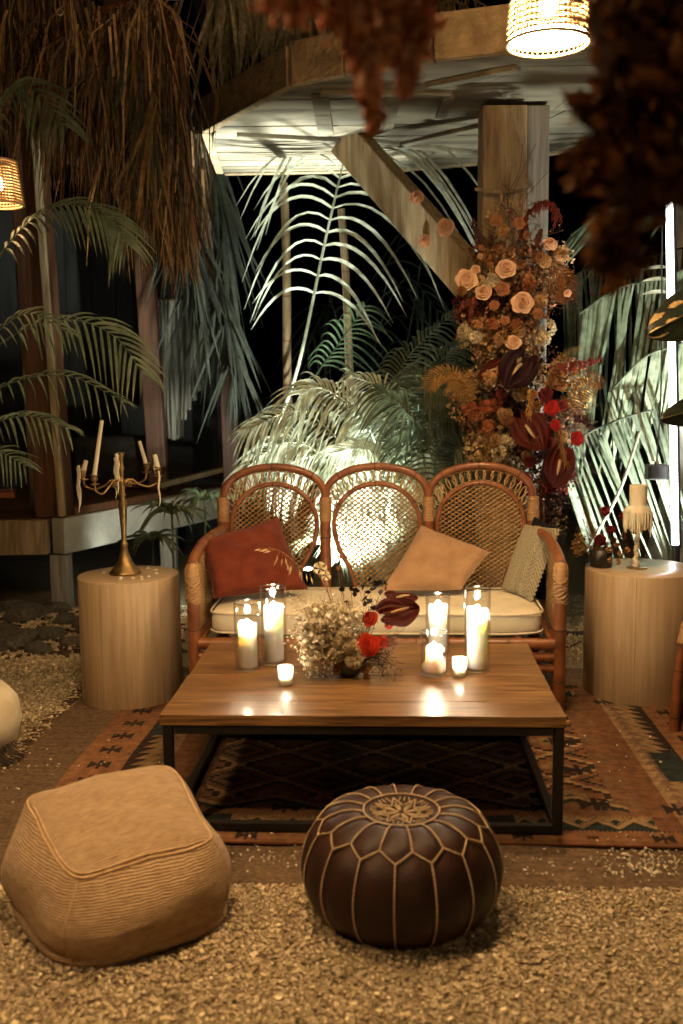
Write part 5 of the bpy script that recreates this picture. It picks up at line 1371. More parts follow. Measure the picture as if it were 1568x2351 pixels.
def frond(parent, pts, nl, Lmax, w, droop, colr, name='frond', t0=.12, lift=.35, fwd=.35, split=False, rad=.009, shape=None, nrm=None, vary=.2, sides=(-1, 1), ref=(0, -.6, .8)):
    P = curve(pts, 40); m = MB(); m.tube(P, np.linspace(rad, rad * .25, 40), 7, c=np.array(colr) * 1.05)
    fo_ = None
    if split: fo_ = m.build(name, M['leaf'], parent); lm = None
    for k in range(nl):
        f = t0 + (1 - t0) * (k + .5) / nl; x = f * 39; i = min(38, int(x)); p = P[i] + (P[i + 1] - P[i]) * (x - i)
        T = P[i + 1] - P[i]; T /= np.linalg.norm(T) + 1e-9
        sd = np.cross(T, np.array(ref)); sd /= np.linalg.norm(sd) + 1e-9; up = np.cross(sd, T)
        sh = shape(f) if shape else math.sin(PI * (.12 + .80 * (f - t0) / (1 - t0))) ** .7
        for s in sides:
            L = Lmax * sh * rnd.uniform(.88, 1.1)
            d = sd * s + T * (fwd + .8 * f * f) + up * lift * rnd.uniform(.6, 1.3)
            mm = MB() if split else m
            leaflet(mm, p, d, L, w * rnd.uniform(.8, 1.15), droop * rnd.uniform(.75, 1.25), jit(colr, vary), rnd.uniform(-.3, .3), nrm=nrm)
            if split: mm.build('leaflet', M['leaf'], fo_)
    if not split: fo_ = m.build(name, M['leaf'], parent)
    return fo_
def palm(name, label, base, group='palms behind the settee'):
    return thing(name, label, 'palm', base, 0, group)
def rel(b): return lambda px, py, Y: np.array(at(px, py, Y) - b)

# the tall arching frond
b = on(640, 1120, 0.0); b = Vector((at(610, 900, 6.15).x, 6.15, 0)); r = rel(b)
t = palm('areca_palm', 'slender palm with one tall frond, coloured pale for its spotlight, arching up under the canopy', b)
frond(t, [r(600, 1090, 6.3), r(645, 960, 6.32), r(690, 820, 6.36), r(745, 560, 6.42), r(786, 385, 6.46), r(806, 318, 6.48)], 18, .92, .0135, 1.15, lin('B4B8A4'), split=True, t0=.50, lift=.32, fwd=.15, rad=.015, shape=lambda f: .45 + .75 * min(1, (f - .5) * 2.4), vary=.1)  # leaf colour paled to carry the strong spotlight
frond(t, [r(600, 1090, 6.2), r(700, 900, 6.3), r(770, 800, 6.5), r(840, 700, 6.6)], 14, .35, .008, .8, G_DK, t0=.5)
# bamboo-like trunks
def trunk(px0, py0, px1, py1, Y, rr, label, mat='bamboo', z0=True, name='palm_trunk'):
    a = at(px0, py0, Y); bq = at(px1, py1, Y)
    d = (bq - a); g = a - d * (a.z / d.z) if abs(d.z) > 1e-6 else a
    o = thing(name, label, 'trunk', g)
    P = [Vector((0, 0, 0)) + (bq - g) * f + Vector((.008 * math.sin(f * 9), 0, 0)) for f in np.linspace(0, 1, 20)]
    m = MB(); m.tube(P, [rr * (1 - .2 * f) for f in np.linspace(0, 1, 20)], 12); s = m.build('stem', M[mat], o)
    for k in range(1, 9):
        p = P[k * 2]; m = MB(); m.tube([p - (bq - g).normalized() * .006, p + (bq - g).normalized() * .006], rr * 1.06 * (1 - .2 * k * 2 / 19), 12); m.build('node_ring', M['rattan_node'], s)
    return o
trunk(664, 930, 650, 420, 6.55, .032, 'pale bare palm stem beside the tall arching frond')
trunk(806, 870, 782, 480, 6.75, .030, 'brown ringed palm stem standing behind the tall arching frond')
# bright bushy areca lit by the spotlight behind the settee
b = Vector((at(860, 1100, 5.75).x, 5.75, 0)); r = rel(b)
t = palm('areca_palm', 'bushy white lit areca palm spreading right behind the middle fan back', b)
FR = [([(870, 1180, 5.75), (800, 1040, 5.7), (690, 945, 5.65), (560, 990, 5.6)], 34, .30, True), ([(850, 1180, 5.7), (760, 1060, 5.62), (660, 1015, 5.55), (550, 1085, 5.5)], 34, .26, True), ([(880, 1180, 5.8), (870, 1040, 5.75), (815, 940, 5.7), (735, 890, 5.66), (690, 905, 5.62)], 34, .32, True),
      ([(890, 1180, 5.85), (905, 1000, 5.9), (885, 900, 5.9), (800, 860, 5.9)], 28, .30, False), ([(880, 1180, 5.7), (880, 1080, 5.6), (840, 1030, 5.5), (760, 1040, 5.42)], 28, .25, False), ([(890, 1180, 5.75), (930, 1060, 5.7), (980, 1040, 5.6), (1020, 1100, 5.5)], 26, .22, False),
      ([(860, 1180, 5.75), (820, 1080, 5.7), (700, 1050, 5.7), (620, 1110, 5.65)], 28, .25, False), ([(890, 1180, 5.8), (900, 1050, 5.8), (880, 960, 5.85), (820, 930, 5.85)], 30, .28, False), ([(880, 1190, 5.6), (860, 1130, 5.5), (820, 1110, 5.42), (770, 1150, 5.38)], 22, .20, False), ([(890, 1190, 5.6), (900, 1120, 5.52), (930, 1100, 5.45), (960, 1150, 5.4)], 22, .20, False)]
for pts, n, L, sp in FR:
    frond(t, [r(*p) for p in pts], int(n * 1.1), L * 1.1, .0075, .75, lin('B6BCA4'), split=sp, lift=.30, rad=.007)  # spotlight's white partly put into the pale leaf colour
for k in range(12):
    x0 = 790 + k * 13; y1 = 1180 + (k * 37 % 110)
    frond(t, [r(860, 1360, 5.75), r((860 + x0) / 2, 1280, 5.72), r(x0, y1 - 40, 5.66), r(x0 + (x0 - 860) * .8, y1 + 30, 5.6)], 20, .20, .009, .6, lin('868E76'), lift=.2, rad=.005, t0=.25)  # lower leaves coloured darker to hold down the near spotlight
m = MB()
for k in range(14):
    a = rnd.uniform(0, 6.28); m.tube(curve([(.06 * math.cos(a), .06 * math.sin(a), 0), (.09 * math.cos(a), .09 * math.sin(a), .4), (.12 * math.cos(a) + .05, .12 * math.sin(a), .8)], 8), .010, 7, c=jit(lin('8E9C60'), .2))
m.build('stems', M['leaf'], t)
# darker frond group to the side of it
b = Vector((at(1010, 1100, 5.6).x, 5.6, 0)); r = rel(b)
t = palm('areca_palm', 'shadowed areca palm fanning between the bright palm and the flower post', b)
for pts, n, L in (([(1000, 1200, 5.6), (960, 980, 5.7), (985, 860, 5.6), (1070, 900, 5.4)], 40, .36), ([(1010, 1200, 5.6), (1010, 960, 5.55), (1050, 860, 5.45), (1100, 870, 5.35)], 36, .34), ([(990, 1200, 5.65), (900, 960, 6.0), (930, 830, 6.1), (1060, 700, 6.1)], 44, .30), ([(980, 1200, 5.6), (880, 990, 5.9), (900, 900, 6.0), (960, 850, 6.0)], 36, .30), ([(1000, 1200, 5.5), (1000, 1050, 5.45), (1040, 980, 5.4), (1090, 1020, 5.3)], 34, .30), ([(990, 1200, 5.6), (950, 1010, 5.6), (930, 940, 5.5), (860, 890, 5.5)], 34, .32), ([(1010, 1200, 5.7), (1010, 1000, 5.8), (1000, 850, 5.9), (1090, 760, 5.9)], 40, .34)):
    frond(t, [r(*p) for p in pts], n, L, .0085, .8, lin('444C38'), lift=.2, rad=.006)  # shade put into the darker leaf colour
# far dim fronds in the dark
b = Vector((.2, 8.6, 0)); r = rel(b)
t = palm('areca_palm', 'dim palm deep in the dark under the canopy', b)
for pts in ([(850, 1050, 8.6), (860, 800, 8.6), (930, 640, 8.5), (1010, 720, 8.4)], [(850, 1050, 8.6), (920, 850, 8.6), (970, 560, 8.5), (950, 450, 8.4)], [(840, 1050, 8.6), (790, 850, 8.6), (760, 700, 8.5), (700, 800, 8.4)]):
    frond(t, [r(*p) for p in pts], 14, .5, .011, 1.1, lin('20261E'))  # leaf colour darkened so the fronds stay dim
# tall palm behind the post with long hanging leaves
b = Vector((at(1500, 1100, 6.0).x + .2, 6.0, 0)); r = rel(b)
t = palm('coconut_palm', 'palm with long straight leaves hanging pale behind the light tube', b)
def hang(pts, n, L, c, w=.02, slant=(-.25, 0, -1), Y=None, sides=(1,), name='frond'):
    P = curve(pts, 30); m = MB(); m.tube(P, .006, 7, c=np.array(c) * .5); fo_ = m.build(name, M['leaf'], t)
    for k in range(n):
        f = (k + .5) / n; p = P[int(f * 29)]
        for s in sides:
            d = np.array(slant) + NP.randn(3) * .07 + np.array([(.5 - f) * .25 * 0, 0, 0])
            mm = MB(); leaflet(mm, p, d, L * rnd.uniform(.75, 1.12), w * rnd.uniform(.7, 1.2), .05, jit(c, .25), rnd.uniform(-.6, .6)); mm.build('leaflet', M['leaf'], fo_)
hang([r(1600, 600, 5.9), r(1520, 640, 5.85), r(1420, 660, 5.8), r(1330, 720, 5.8)], 38, .95, lin('6C765E'), .013, (-.14, 0, -1))
hang([r(1600, 560, 6.1), r(1450, 600, 6.1), r(1340, 620, 6.1), r(1290, 680, 6.1)], 34, 1.0, lin('4A5442'), .013, (.02, 0, -1))
hang([r(1620, 760, 5.75), r(1560, 790, 5.7), r(1480, 820, 5.7), r(1400, 900, 5.7)], 22, .50, lin('9BA68C'), .014, (-.18, 0, -1))
hang([r(1500, 940, 5.6), r(1430, 960, 5.6), r(1340, 1000, 5.55), r(1280, 1060, 5.5)], 24, .78, lin('5E6654'), .012, (.36, 0, -1))  # lower row coloured darker so it looks less lit
hang([r(1580, 420, 5.9), r(1500, 470, 5.9), r(1400, 480, 5.9), r(1310, 540, 5.9)], 18, .5, lin('59664E'), .013, (-.5, 0, -.6))
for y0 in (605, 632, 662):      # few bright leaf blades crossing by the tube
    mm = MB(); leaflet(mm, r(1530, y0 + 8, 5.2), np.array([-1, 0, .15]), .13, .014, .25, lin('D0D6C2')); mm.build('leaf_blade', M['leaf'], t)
m = MB(); m.tube(curve([r(1345, 1265, 5.3), r(1420, 1130, 5.4), r(1468, 990, 5.5)], 10), .009, 7, c=lin('9AA08C')); m.tube(curve([r(1500, 1060, 5.3), r(1470, 960, 5.4), r(1455, 900, 5.5)], 10), .008, 7, c=lin('9AA08C')); m.tube(curve([(-.05, 0, 0), r(1530, 1000, 5.9), r(1560, 640, 5.9)], 10), .02, 8, c=lin('7A8068')); m.build('leaf_stalks', M['leaf'], t)
# pale tree trunk at the side, lit by the spotlight
p = at(1560, 1150, 6.1)
t = thing('tree_trunk', 'pale mottled tree trunk glowing behind the light tube', 'tree', (p.x + .05, 6.2, 0))
m = MB(); P = [(.02 * math.sin(z_ * 3), 0, z_) for z_ in np.linspace(0, 3.6, 30)]; m.tube(P, [.17 + .03 * math.sin(z_ * 5) - .02 * z_ + .12 * math.exp(-z_ * 4) for z_ in np.linspace(0, 3.6, 30)], 20); m.build('trunk', M['bark'], t)
m = MB(); m.tube(curve([(0, 0, 2.6), (.5, .1, 3.4), (.9, .2, 4.4)], 10), [.08 - .006 * i for i in range(10)], 10); m.tube(curve([(0, 0, 3.4), (-.3, .3, 4.2), (-.4, .4, 5)], 10), [.08 - .006 * i for i in range(10)], 10); m.build('limbs', M['bark'], t)
m = MB()
for k in range(500):
    q = np.array([.3, .2, 4.6]) + NP.randn(3) * np.array([.9, .8, .45]); leaflet(m, q, NP.randn(3), .16, .03, .5, jit(G_DK, .3), n=4)
stuff(m.build('crown', M['leaf'], t))

# palm fronds reaching in beside the wicker lamp
b = Vector((-2.25, 4.3, 0)); r = rel(b)
t = palm('areca_palm', 'palm reaching over the deck post with drooping green fronds', b, 'palms by the deck')
GR = lin('4C5A48')
for pts, n, L, w in (([(-140, 560, 4.3), (-40, 330, 4.2), (50, 195, 4.1), (150, 290, 4.0)], 26, .34, .010), ([(-140, 900, 4.3), (-20, 620, 4.25), (110, 480, 4.2), (240, 490, 4.15), (290, 560, 4.12)], 44, .30, .009), ([(-140, 960, 4.2), (0, 790, 4.15), (150, 735, 4.1), (260, 770, 4.05), (330, 860, 4.0)], 26, .32, .009), ([(-140, 1000, 4.2), (0, 890, 4.1), (150, 862, 4.05), (290, 925, 4.0)], 24, .20, .006), ([(-140, 950, 4.1), (-40, 800, 4.05), (60, 720, 4.0), (160, 765, 3.95)], 22, .22, .006), ([(-140, 1100, 4.1), (-40, 990, 4.05), (60, 955, 4.0), (160, 985, 3.95)], 22, .22, .007), ([(-140, 1150, 4.1), (-60, 1060, 4.05), (0, 1040, 4.0), (60, 1070, 3.95)], 20, .2, .006)):
    frond(t, [r(*p) for p in pts], int(n * .62), L * .68, w * .8, .55, GR, lift=.10, fwd=.55, rad=.0045, t0=.3)
m = MB()
for k in range(6): m.tube(curve([(.05 * k - .1, .03 * k, 0), (.05 * k - .05, .02, 1.0), r(-140, 700 + 60 * k, 4.25)], 10), .02, 8, c=jit(lin('5E6A3A')))
m.build('stems', M['leaf'], t)
# low strappy plants by the deck and behind the settee
def strappy(px, py, Y, n, L, label, c):
    g = at(px, py, Y); o = thing('strappy_plant', label, 'plant', (g.x, g.y, 0), 0, 'low strappy plants by the deck')
    for k in range(n):
        a = rnd.uniform(0, 2 * PI); d = np.array([math.cos(a), math.sin(a) * .6, rnd.uniform(.5, 1.5)])
        m = MB(); leaflet(m, np.array([0, 0, g.z]), d, L * rnd.uniform(.6, 1.1), .012, rnd.uniform(.5, 1.3), jit(c, .3)); m.build('leaf', M['leaf'], o)
    m = MB(); m.tube([(0, 0, 0), (0, 0, g.z * .5), (0, 0, g.z + .02)], .007, 8, c=np.array(c) * .6); m.build('stem', M['leaf'], o)
strappy(395, 1180, 5.9, 26, .34, 'strappy green plant leaning on the pale deck edge behind the candelabrum', lin('5A6448'))
strappy(470, 1150, 6.3, 22, .34, 'strappy plant with pale tips between the deck edge and the settee', lin('6E7A5A'))
strappy(350, 1240, 5.8, 18, .26, 'dark strappy plant under the pale deck edge', lin('3E4A34'))
strappy(740, 1250, 5.6, 20, .32, 'pale strappy plant seen through the gap beside the middle fan back', lin('8E9A78'))
# ================================================================== raised deck with posts
DZ, DB = .605, .375
A0 = Vector((-1.745, 6.20, 0)); A1 = Vector((-.80, 8.30, 0)); A2 = Vector((-5.2, 6.05, 0))
t = thing('raised_deck', 'low raised deck with pale stone edge behind the candelabrum', 'deck', A0)
def dl(v): return Vector(v) - A0
dr = (A1 - A0).normalized(); nl_ = Vector((dr.y, -dr.x, 0))
m = MB(); m.beam(dl(A0 + Vector((0, 0, (DZ + DB) / 2)) - nl_ * .05), dl(A1 + Vector((0, 0, (DZ + DB) / 2)) - nl_ * .05), .10, DZ - DB, bev=.008); m.build('edge_beam', M['stone'], t, smooth=False)
dn = (A2 - A0).normalized()
m = MB(); m.beam(dl(A0 + Vector((0, .05, (DZ + DB) / 2 - .006)) + dn * .11), dl(A2 + Vector((0, .05, (DZ + DB) / 2 - .006))), .10, DZ - DB - .01, bev=.008); m.build('edge_beam', M['timber'], t, smooth=False)
for k in range(16):
    y0 = 6.30 + k * .135; x1 = A0.x + (y0 - 6.2) * dr.x / dr.y - .14
    m = MB(); m.box(dl(((-5.2 + x1) / 2, y0, DZ - .02)), (x1 + 5.2, .128, .03), bev=.003); m.build('deck_board', M['red_timber'], t, smooth=False)
for p in ((-1.80, 6.29), (-1.30, 7.4), (-3.3, 6.25), (-.95, 8.2)):
    m = MB(); m.box(dl((p[0], p[1], DB / 2 - .004)), (.115, .115, DB - .012), bev=.005); m.build('leg', M['grey_timber'], t, smooth=False)
m = MB(); m.beam(dl(A0 + dr * .12 + Vector((0, 0, DZ + .03)) - nl_ * .06), dl(A0 + dr * 1.1 + Vector((0, 0, DZ + .03)) - nl_ * .06), .10, .05); m.build('capping', M['red_timber'], t, smooth=False)
m = MB(); m.beam(dl(A0 + dr * 1.15 + Vector((0, 0, DZ + .10)) - nl_ * .06), dl(A1 + Vector((0, 0, DZ + .16)) - nl_ * .06), .05, .04); m.build('bamboo_rail', M['bamboo'], t, smooth=False)
def post(px0, py0, px1, py1, Y, w, d, z0, label, mat='red_timber', name='timber_post'):
    a = at(px0, py0, Y); b_ = at(px1, py1, Y); dd = (b_ - a); g = a + dd * ((z0 - a.z) / dd.z)
    o = thing(name, label, 'post', g, 0, 'timber posts of the hut')
    m = MB(); top = g + dd * ((b_.z - z0) / dd.z)
    m.beam(Vector((0, 0, 0)), top - g, w, d, up=(0, 1, 0), bev=.006)
    m.build('shaft', M[mat], o, smooth=False)
    return o
post(128, 1180, 52, 180, 6.32, .20, .17, DZ + .003, 'thick red brown post with split faces standing on the deck corner')
post(145, 1180, 82, 300, 6.24, .040, .10, DZ + .012, 'thin lighter strip of timber along the thick deck post', 'timber')
post(88, 1180, 30, 260, 6.62, .06, .12, DZ + .003, 'slim grey post just behind the thick deck post', 'grey_timber')
post(365, 1100, 322, 430, 7.9, .145, .13, DZ + .003, 'slender red brown post beside the hanging pale cloth')
post(532, 1090, 522, 850, 8.1, .12, .12, .0, 'short dim post between the hanging leaves and the settee')
def hut_beam(p0, p1, w, h, label, mat='red_timber'):
    c = (Vector(p0) + Vector(p1)) / 2
    o = thing('roof_beam', label, 'beam', c, 0, 'roof beams of the hut'); m = MB(); m.beam(Vector(p0) - c, Vector(p1) - c, w, h); m.build('timber', M[mat], o, smooth=False)
hut_beam(at(60, 300, 6.5), at(350, 405, 7.9), .16, .18, 'sloping red brown beam joining the two deck posts under the thatch')
hut_beam(at(455, -60, 6.6), at(548, 210, 7.0), .13, .16, 'dark roof beam running down beside the thatch', 'plastic')
# back wall of the hut, cushions and small things on the deck
o = thing('hut_wall', 'dark back wall of the open hut behind the deck', 'wall', (-2.9, 9.2, 0))
for k in range(18):
    m = MB(); m.box((-1.9 + k * .222, 0, 1.5), (.215, .04, 3.0), bev=.004); m.build('wall_board', M['dark_wall'], o, smooth=False)
p = at(255, 1010, 8.2); o = thing('bench_cushion', 'dim olive bolster cushion on the deck behind the tall taper candle', 'cushion', (p.x, p.y, DZ + .003))
m = MB(); m.box((0, 0, .22), (.62, .25, .40), bev=.06); m.build('cover', noisy('olive_cloth', (.025, .022, .014), (.045, .04, .025), 20, rough=.9), o)
m = MB(); m.box((0, 0, .01), (.64, .27, .02), bev=.005); m.build('base', M['red_timber'], o)
p = on(28, 1140, DZ + .003); o = thing('orange_box', 'small orange box lying on the dark deck', 'box', (p.x - .02, min(p.y, 7.4), DZ + .002), .2)
m = MB(); m.box((0, 0, .03), (.14, .09, .055), bev=.004); m.build('carton', noisy('orange_card', (.34, .09, .03), (.42, .13, .04), 20, rough=.7), o, smooth=False)
m = MB(); m.box((0, 0, .060), (.144, .094, .012), bev=.003); m.build('lid', M['rust_cloth'], o, smooth=False)

# hanging pale cloth in strips
p = at(415, 720, 8.0); o = thing('hanging_cloth', 'pale ragged cloth hanging in strips beside the slender post', 'cloth', (p.x, p.y, p.z))
for k in range(11):
    x0, x1 = 362 + k * 9.5, 375 + k * 9.5; yb = (1010 - abs(k - 3) * 4) if k < 6 else 985 - (k - 5) * 22
    n = 14; Gp = np.zeros((n, 5, 3))
    for i in range(n):
        for j in range(5):
            f = i / (n - 1); xx_ = x0 + (x1 - x0) * j / 4 + 3 * math.sin(f * 5 + k); yy_ = 690 + (yb - 690) * f
            Gp[i, j] = np.array(at(xx_, yy_, 8.0 + .04 * math.sin(j * 1.6 + k) + .03 * math.sin(f * 6 + k * 2))) - np.array(p)
    m = MB(); m.patch(Gp); m.patch(Gp[:, ::-1] + np.array([0, .004, 0])); m.build('cloth_strip', M['cloth'], o)
m = MB(); m.beam(Vector(at(350, 690, 8.0)) - p, Vector(at(480, 690, 8.0)) - p, .03, .03); m.build('rod', M['bamboo'], o)

# ================================================================== thatch of dry palm hanging from the roof edge
TH_C = [lin('4E3A28'), lin('362818'), lin('6E5438'), lin('241A10'), lin('43321F'), lin('8E7048'), lin('9A8460'), lin('544C40')]
def strands(m, pxs, y0s, lens, Y, n, cols_, w=.004, sway=.10, c_dark=1.0):
    for k in range(n):
        px = rnd.uniform(*pxs); f = (px - pxs[0]) / (pxs[1] - pxs[0])
        y0 = np.interp(f, [i / (len(y0s) - 1) for i in range(len(y0s))], y0s) + rnd.uniform(0, 120)
        L = np.interp(f, [i / (len(lens) - 1) for i in range(len(lens))], lens) * rnd.uniform(.45, 1.08)
        p = np.array(at(px, y0, Y + rnd.uniform(-.18, .18)))
        d = np.array([rnd.gauss(0, sway), rnd.gauss(0, sway), -1.]); d2 = np.array([rnd.gauss(0, sway * 1.3), rnd.gauss(0, sway), -1.])
        q1 = p + d * L * .5; q2 = q1 + d2 * L * .5; ww = w * rnd.uniform(.4, 2.2); a = rnd.uniform(-.7, .7); s = np.array([math.cos(a), math.sin(a), 0]) * ww
        m.patch(np.array([[p - s, p + s], [q1 - s * .9, q1 + s * .9], [q2 - s * .2, q2 + s * .2]]), c=jit(cols_[rnd.randrange(len(cols_))], .35) * c_dark)
TY = 5.0
og = at(180, 40, TY)
t = thing('thatched_eave', 'shaggy dry palm thatch hanging from the roof edge over the deck', 'thatch', og)
def local(m):
    m.v = [np.concatenate(m.v) - np.array(og)]; m.q = [np.concatenate(m.q)]; m.c = [np.concatenate(m.c)]; return m
for pxs, y0s, lens, Y, n in (((-40, 150), (-140, -150), (.85, 1.0), 5.2, 620), ((145, 330), (-60, 20, 10), (.55, .75, .75), 5.0, 700), ((250, 410), (20, -10, 40), (.85, .65, .45), 4.9, 450), ((270, 420), (180, 240), (.45, .70), 5.05, 900), ((390, 470), (270, 300), (.35, .55), 6.4, 260)):
    m = MB(); strands(m, pxs, y0s, lens, Y, n, TH_C); stuff(local(m).build('thatch_strands', M['thatch'], t))
for px, py, Y, n, L, sp in ((345, 15, 4.85, 300, .75, .24), (300, 60, 4.9, 210, .7, .35), (215, 70, 4.95, 320, .8, .30), (95, 60, 5.1, 260, .6, .3), (330, 260, 4.95, 200, .75, .30), (365, 300, 5.1, 200, .65, .12), (250, 170, 4.85, 240, .55, .3)):
    m = MB(); p0 = np.array(at(px, py, Y))
    for k in range(n):
        a = rnd.gauss(0, sp); b2 = rnd.gauss(0, sp * .7); ln = L * rnd.uniform(.35, 1.1); q = p0 + NP.randn(3) * np.array([.05, .05, .03])
        pts = [q, q + np.array([a * ln * .35, b2 * ln * .35, ln * .02 - ln * .22]), q + np.array([a * ln * .55, b2 * ln * .5, -ln * .6]), q + np.array([a * ln * .60 + rnd.gauss(0, .03), b2 * ln * .55, -ln])]
        ww = .004 * rnd.uniform(.4, 2.2); s_ = np.array([ww, rnd.uniform(-.5, .5) * ww, 0])
        m.patch(np.array([[x - s_ * f, x + s_ * f] for x, f in zip(pts, (1, 1, .8, .15))]), c=jit(TH_C[rnd.randrange(8)], .4))
    stuff(local(m).build('thatch_tuft', M['thatch'], t))
m = MB(); P = curve([Vector(at(-60, -90, 5.25)) - og, Vector(at(150, -20, 5.1)) - og, Vector(at(180, 35, 5.0)) - og, Vector(at(300, 12, 4.95)) - og, Vector(at(390, 25, 4.9)) - og, Vector(at(410, 80, 4.95)) - og], 30); m.tube(P, .022, 8, c=lin('6A4020')); m.build('eave_pole', M['thatch'], t)
m = MB()
for k in range(9):
    a = at(-100 + k * 70, -260, 5.6 + .1 * k); b2 = at(-60 + k * 62, 20 - abs(k - 4) * 10, 5.1 + .05 * k); m.beam(Vector(a) - og, Vector(b2) - og, .22, .05, c=lin('2E1A0E'))
m.build('thatch_backing', M['thatch'], t, smooth=False)
p = at(138, 28, 4.85); o = thing('steel_hook', 'small steel ring hook fixed high at the thatch edge', 'hook', p)
m = MB(); q = np.linspace(0, 2 * PI, 17); m.tube(np.stack([.014 * np.cos(q), np.zeros(17), .014 * np.sin(q)], -1), .004, 6, cap=False); m.build('ring', M['steel'], o)
m = MB(); m.tube([(0, .0, .014), (0, .02, .04), (0, .05, .06)], .004, 6); m.build('shank', M['steel'], o)

# dead palm fronds hanging below the thatch
def dead(label, px, py, Y, segs):
    b_ = Vector(at(px, py, Y)); o = thing('hanging_frond', label, 'palm frond', b_, 0, 'dead fronds hanging under the thatch')
    for pts, n, L, w, c in segs:
        P = curve([np.array(at(x, y, yy_) - b_) for x, y, yy_ in pts], 26); m = MB(); m.tube(P, np.linspace(.010, .004, 26), 6, c=c)
        for k in range(n):
            i = int((k + .5) / n * 25); d = np.array([rnd.gauss(0, .22), rnd.gauss(0, .2), -1 + rnd.uniform(0, .35)]); leaflet(m, P[i], d, L * rnd.uniform(.6, 1.15), w * rnd.uniform(.6, 1.3), .15, jit(c, .4), rnd.uniform(-1, 1), n=5)
        m.build('frond', M['thatch'], o)
DG = lin('262A20'); DB_ = lin('3A2E1C')
dead('dead grey green palm frond drooping from the thatch past the slender post', 300, 120, 4.75, [([(300, 90, 4.75), (325, 180, 4.72), (350, 290, 4.75)], 46, .42, .010, lin('3E4234')), ([(360, 235, 4.7), (350, 215, 4.7), (345, 260, 4.7), (340, 330, 4.7)], 26, .42, .011, lin('6A5836'))])
dead('long dead palm frond trailing beside the tall arching frond', 480, 120, 7.1, [([(440, 120, 7.1), (470, 260, 7.1), (500, 420, 7.1), (530, 620, 7.1)], 90, .82, .012, DG), ([(400, 300, 7.2), (430, 430, 7.2), (470, 560, 7.2), (510, 720, 7.2)], 80, .80, .012, lin('2A2F26'))])
dead('dead palm frond hanging thickly in front of the pale cloth', 420, 380, 6.3, [([(400, 380, 6.4), (430, 500, 6.4), (450, 640, 6.4)], 60, .62, .011, lin('2A2E24')), ([(500, 620, 6.6), (530, 760, 6.6), (545, 840, 6.6)], 50, .55, .011, DG), ([(380, 200, 5.5), (400, 330, 5.5), (410, 450, 5.5)], 50, .6, .010, DB_)])
dead('dim dead palm frond spreading high between thatch and canopy', 620, -60, 6.3, [([(470, -120, 6.3), (600, -90, 6.3), (760, -70, 6.3)], 70, .75, .017, lin('B4AC8E')), ([(500, -60, 6.6), (600, -40, 6.6), (740, -20, 6.6)], 60, .7, .017, lin('9C967A'))])
dead('dry frond lying over the top of the canopy edge', 780, 90, 5.6, [([(700, 120, 5.5), (760, 95, 5.4), (830, 110, 5.3)], 6, .2, .010, lin('8A7448')), ([(780, 20, 6.5), (860, 40, 6.4), (940, 80, 6.3)], 40, .55, .014, lin('8A8464')), ([(980, 20, 5.6), (1060, -10, 5.5), (1160, 40, 5.4)], 24, .35, .010, lin('7A6A48')), ([(1000, -10, 5.4), (1070, 15, 5.3), (1100, 60, 5.2)], 8, .2, .008, lin('7A6A48'))])

# ================================================================== rocks by the deck
def rock_mesh(seed):
    bm = bmesh.new(); bmesh.ops.create_icosphere(bm, subdivisions=3, radius=1); r_ = np.random.RandomState(seed); dirs = r_.randn(9, 3); dirs /= np.linalg.norm(dirs, axis=1)[:, None]; off = r_.uniform(.55, .9, 9)
    for v in bm.verts:
        c = np.array(v.co); 
        for d, o_ in zip(dirs, off):
            e = c @ d - o_
            if e > 0: c = c - d * e * .85
        c *= 1 + .05 * math.sin(c[0] * 7 + seed) * math.sin(c[1] * 6)
        v.co = Vector(c)
    me = bpy.data.meshes.new('rock'); bm.to_mesh(me); bm.free(); me.materials.append(M['rock']); return me
RK_ = [rock_mesh(s) for s in range(4)]
rock_lab = ['flat rock beside the deck leg', 'rounded rock nearest the drum with the candelabrum', 'low rock lying against the gravel edge by the deck', 'tall rock behind the others under the deck edge', 'small loose rock at the edge of the gravel', 'dark rock under the deck front', 'broad rock in the middle of the rock border', 'narrow rock between the drum and the deck leg', 'rough rock leaning on the broad rock', 'pale small rock at the gravel edge', 'squat rock in the shade of the deck']
for k, (px, py, s) in enumerate(((110, 1462, .10), (165, 1478, .09), (40, 1482, .12), (60, 1420, .13), (8, 1455, .10), (20, 1400, .12), (90, 1495, .07), (150, 1430, .09), (200, 1440, .10), (0, 1495, .06), (120, 1405, .11))):
    p = on(px, py, 0); o = bpy.data.objects.new('rock', RK_[k % 4]); col.objects.link(o); o.location = (p.x, p.y, s * .16); o.scale = (s * rnd.uniform(.9, 1.3), s, s * rnd.uniform(.5, .7)); o.rotation_euler = (0, 0, rnd.uniform(0, 6))
    tag(o, rock_lab[k], 'rock', 'rocks by the deck')
m = MB()
for k in range(420):      # dry leaf litter between the rocks
    p = on(rnd.uniform(-40, 420), rnd.uniform(1390, 1510), 0); leaflet(m, np.array([p.x, p.y, .006 + rnd.uniform(0, .01)]), (rnd.gauss(0, 1), rnd.gauss(0, 1), .25), rnd.uniform(.03, .09), .012, .4, jit(lin('3A2A18'), .4), n=4)
stuff(tag(m.build('leaf_litter', M['thatch']), 'dry brown leaf litter scattered among the rocks by the deck', 'leaves'))
# cables on the gravel behind the settee
p0 = on(1180, 1455, .0)
m = MB(); m.tube(curve([on(1200, 1440, .012), on(1310, 1453, .012), on(1360, 1452, .012), on(1460, 1450, .012)], 20), .012, 8); tag(m.build('cable', M['plastic']), 'thick black cable on the gravel between the settee and the drum', 'cable')
m = MB(); m.tube(curve([on(1230, 1500, .006), on(1310, 1483, .006), on(1345, 1468, .006), on(1420, 1465, .006)], 20), .005, 6); tag(m.build('cable', M['plastic']), 'thin black cable curving in front of the thick one on the gravel', 'cable')

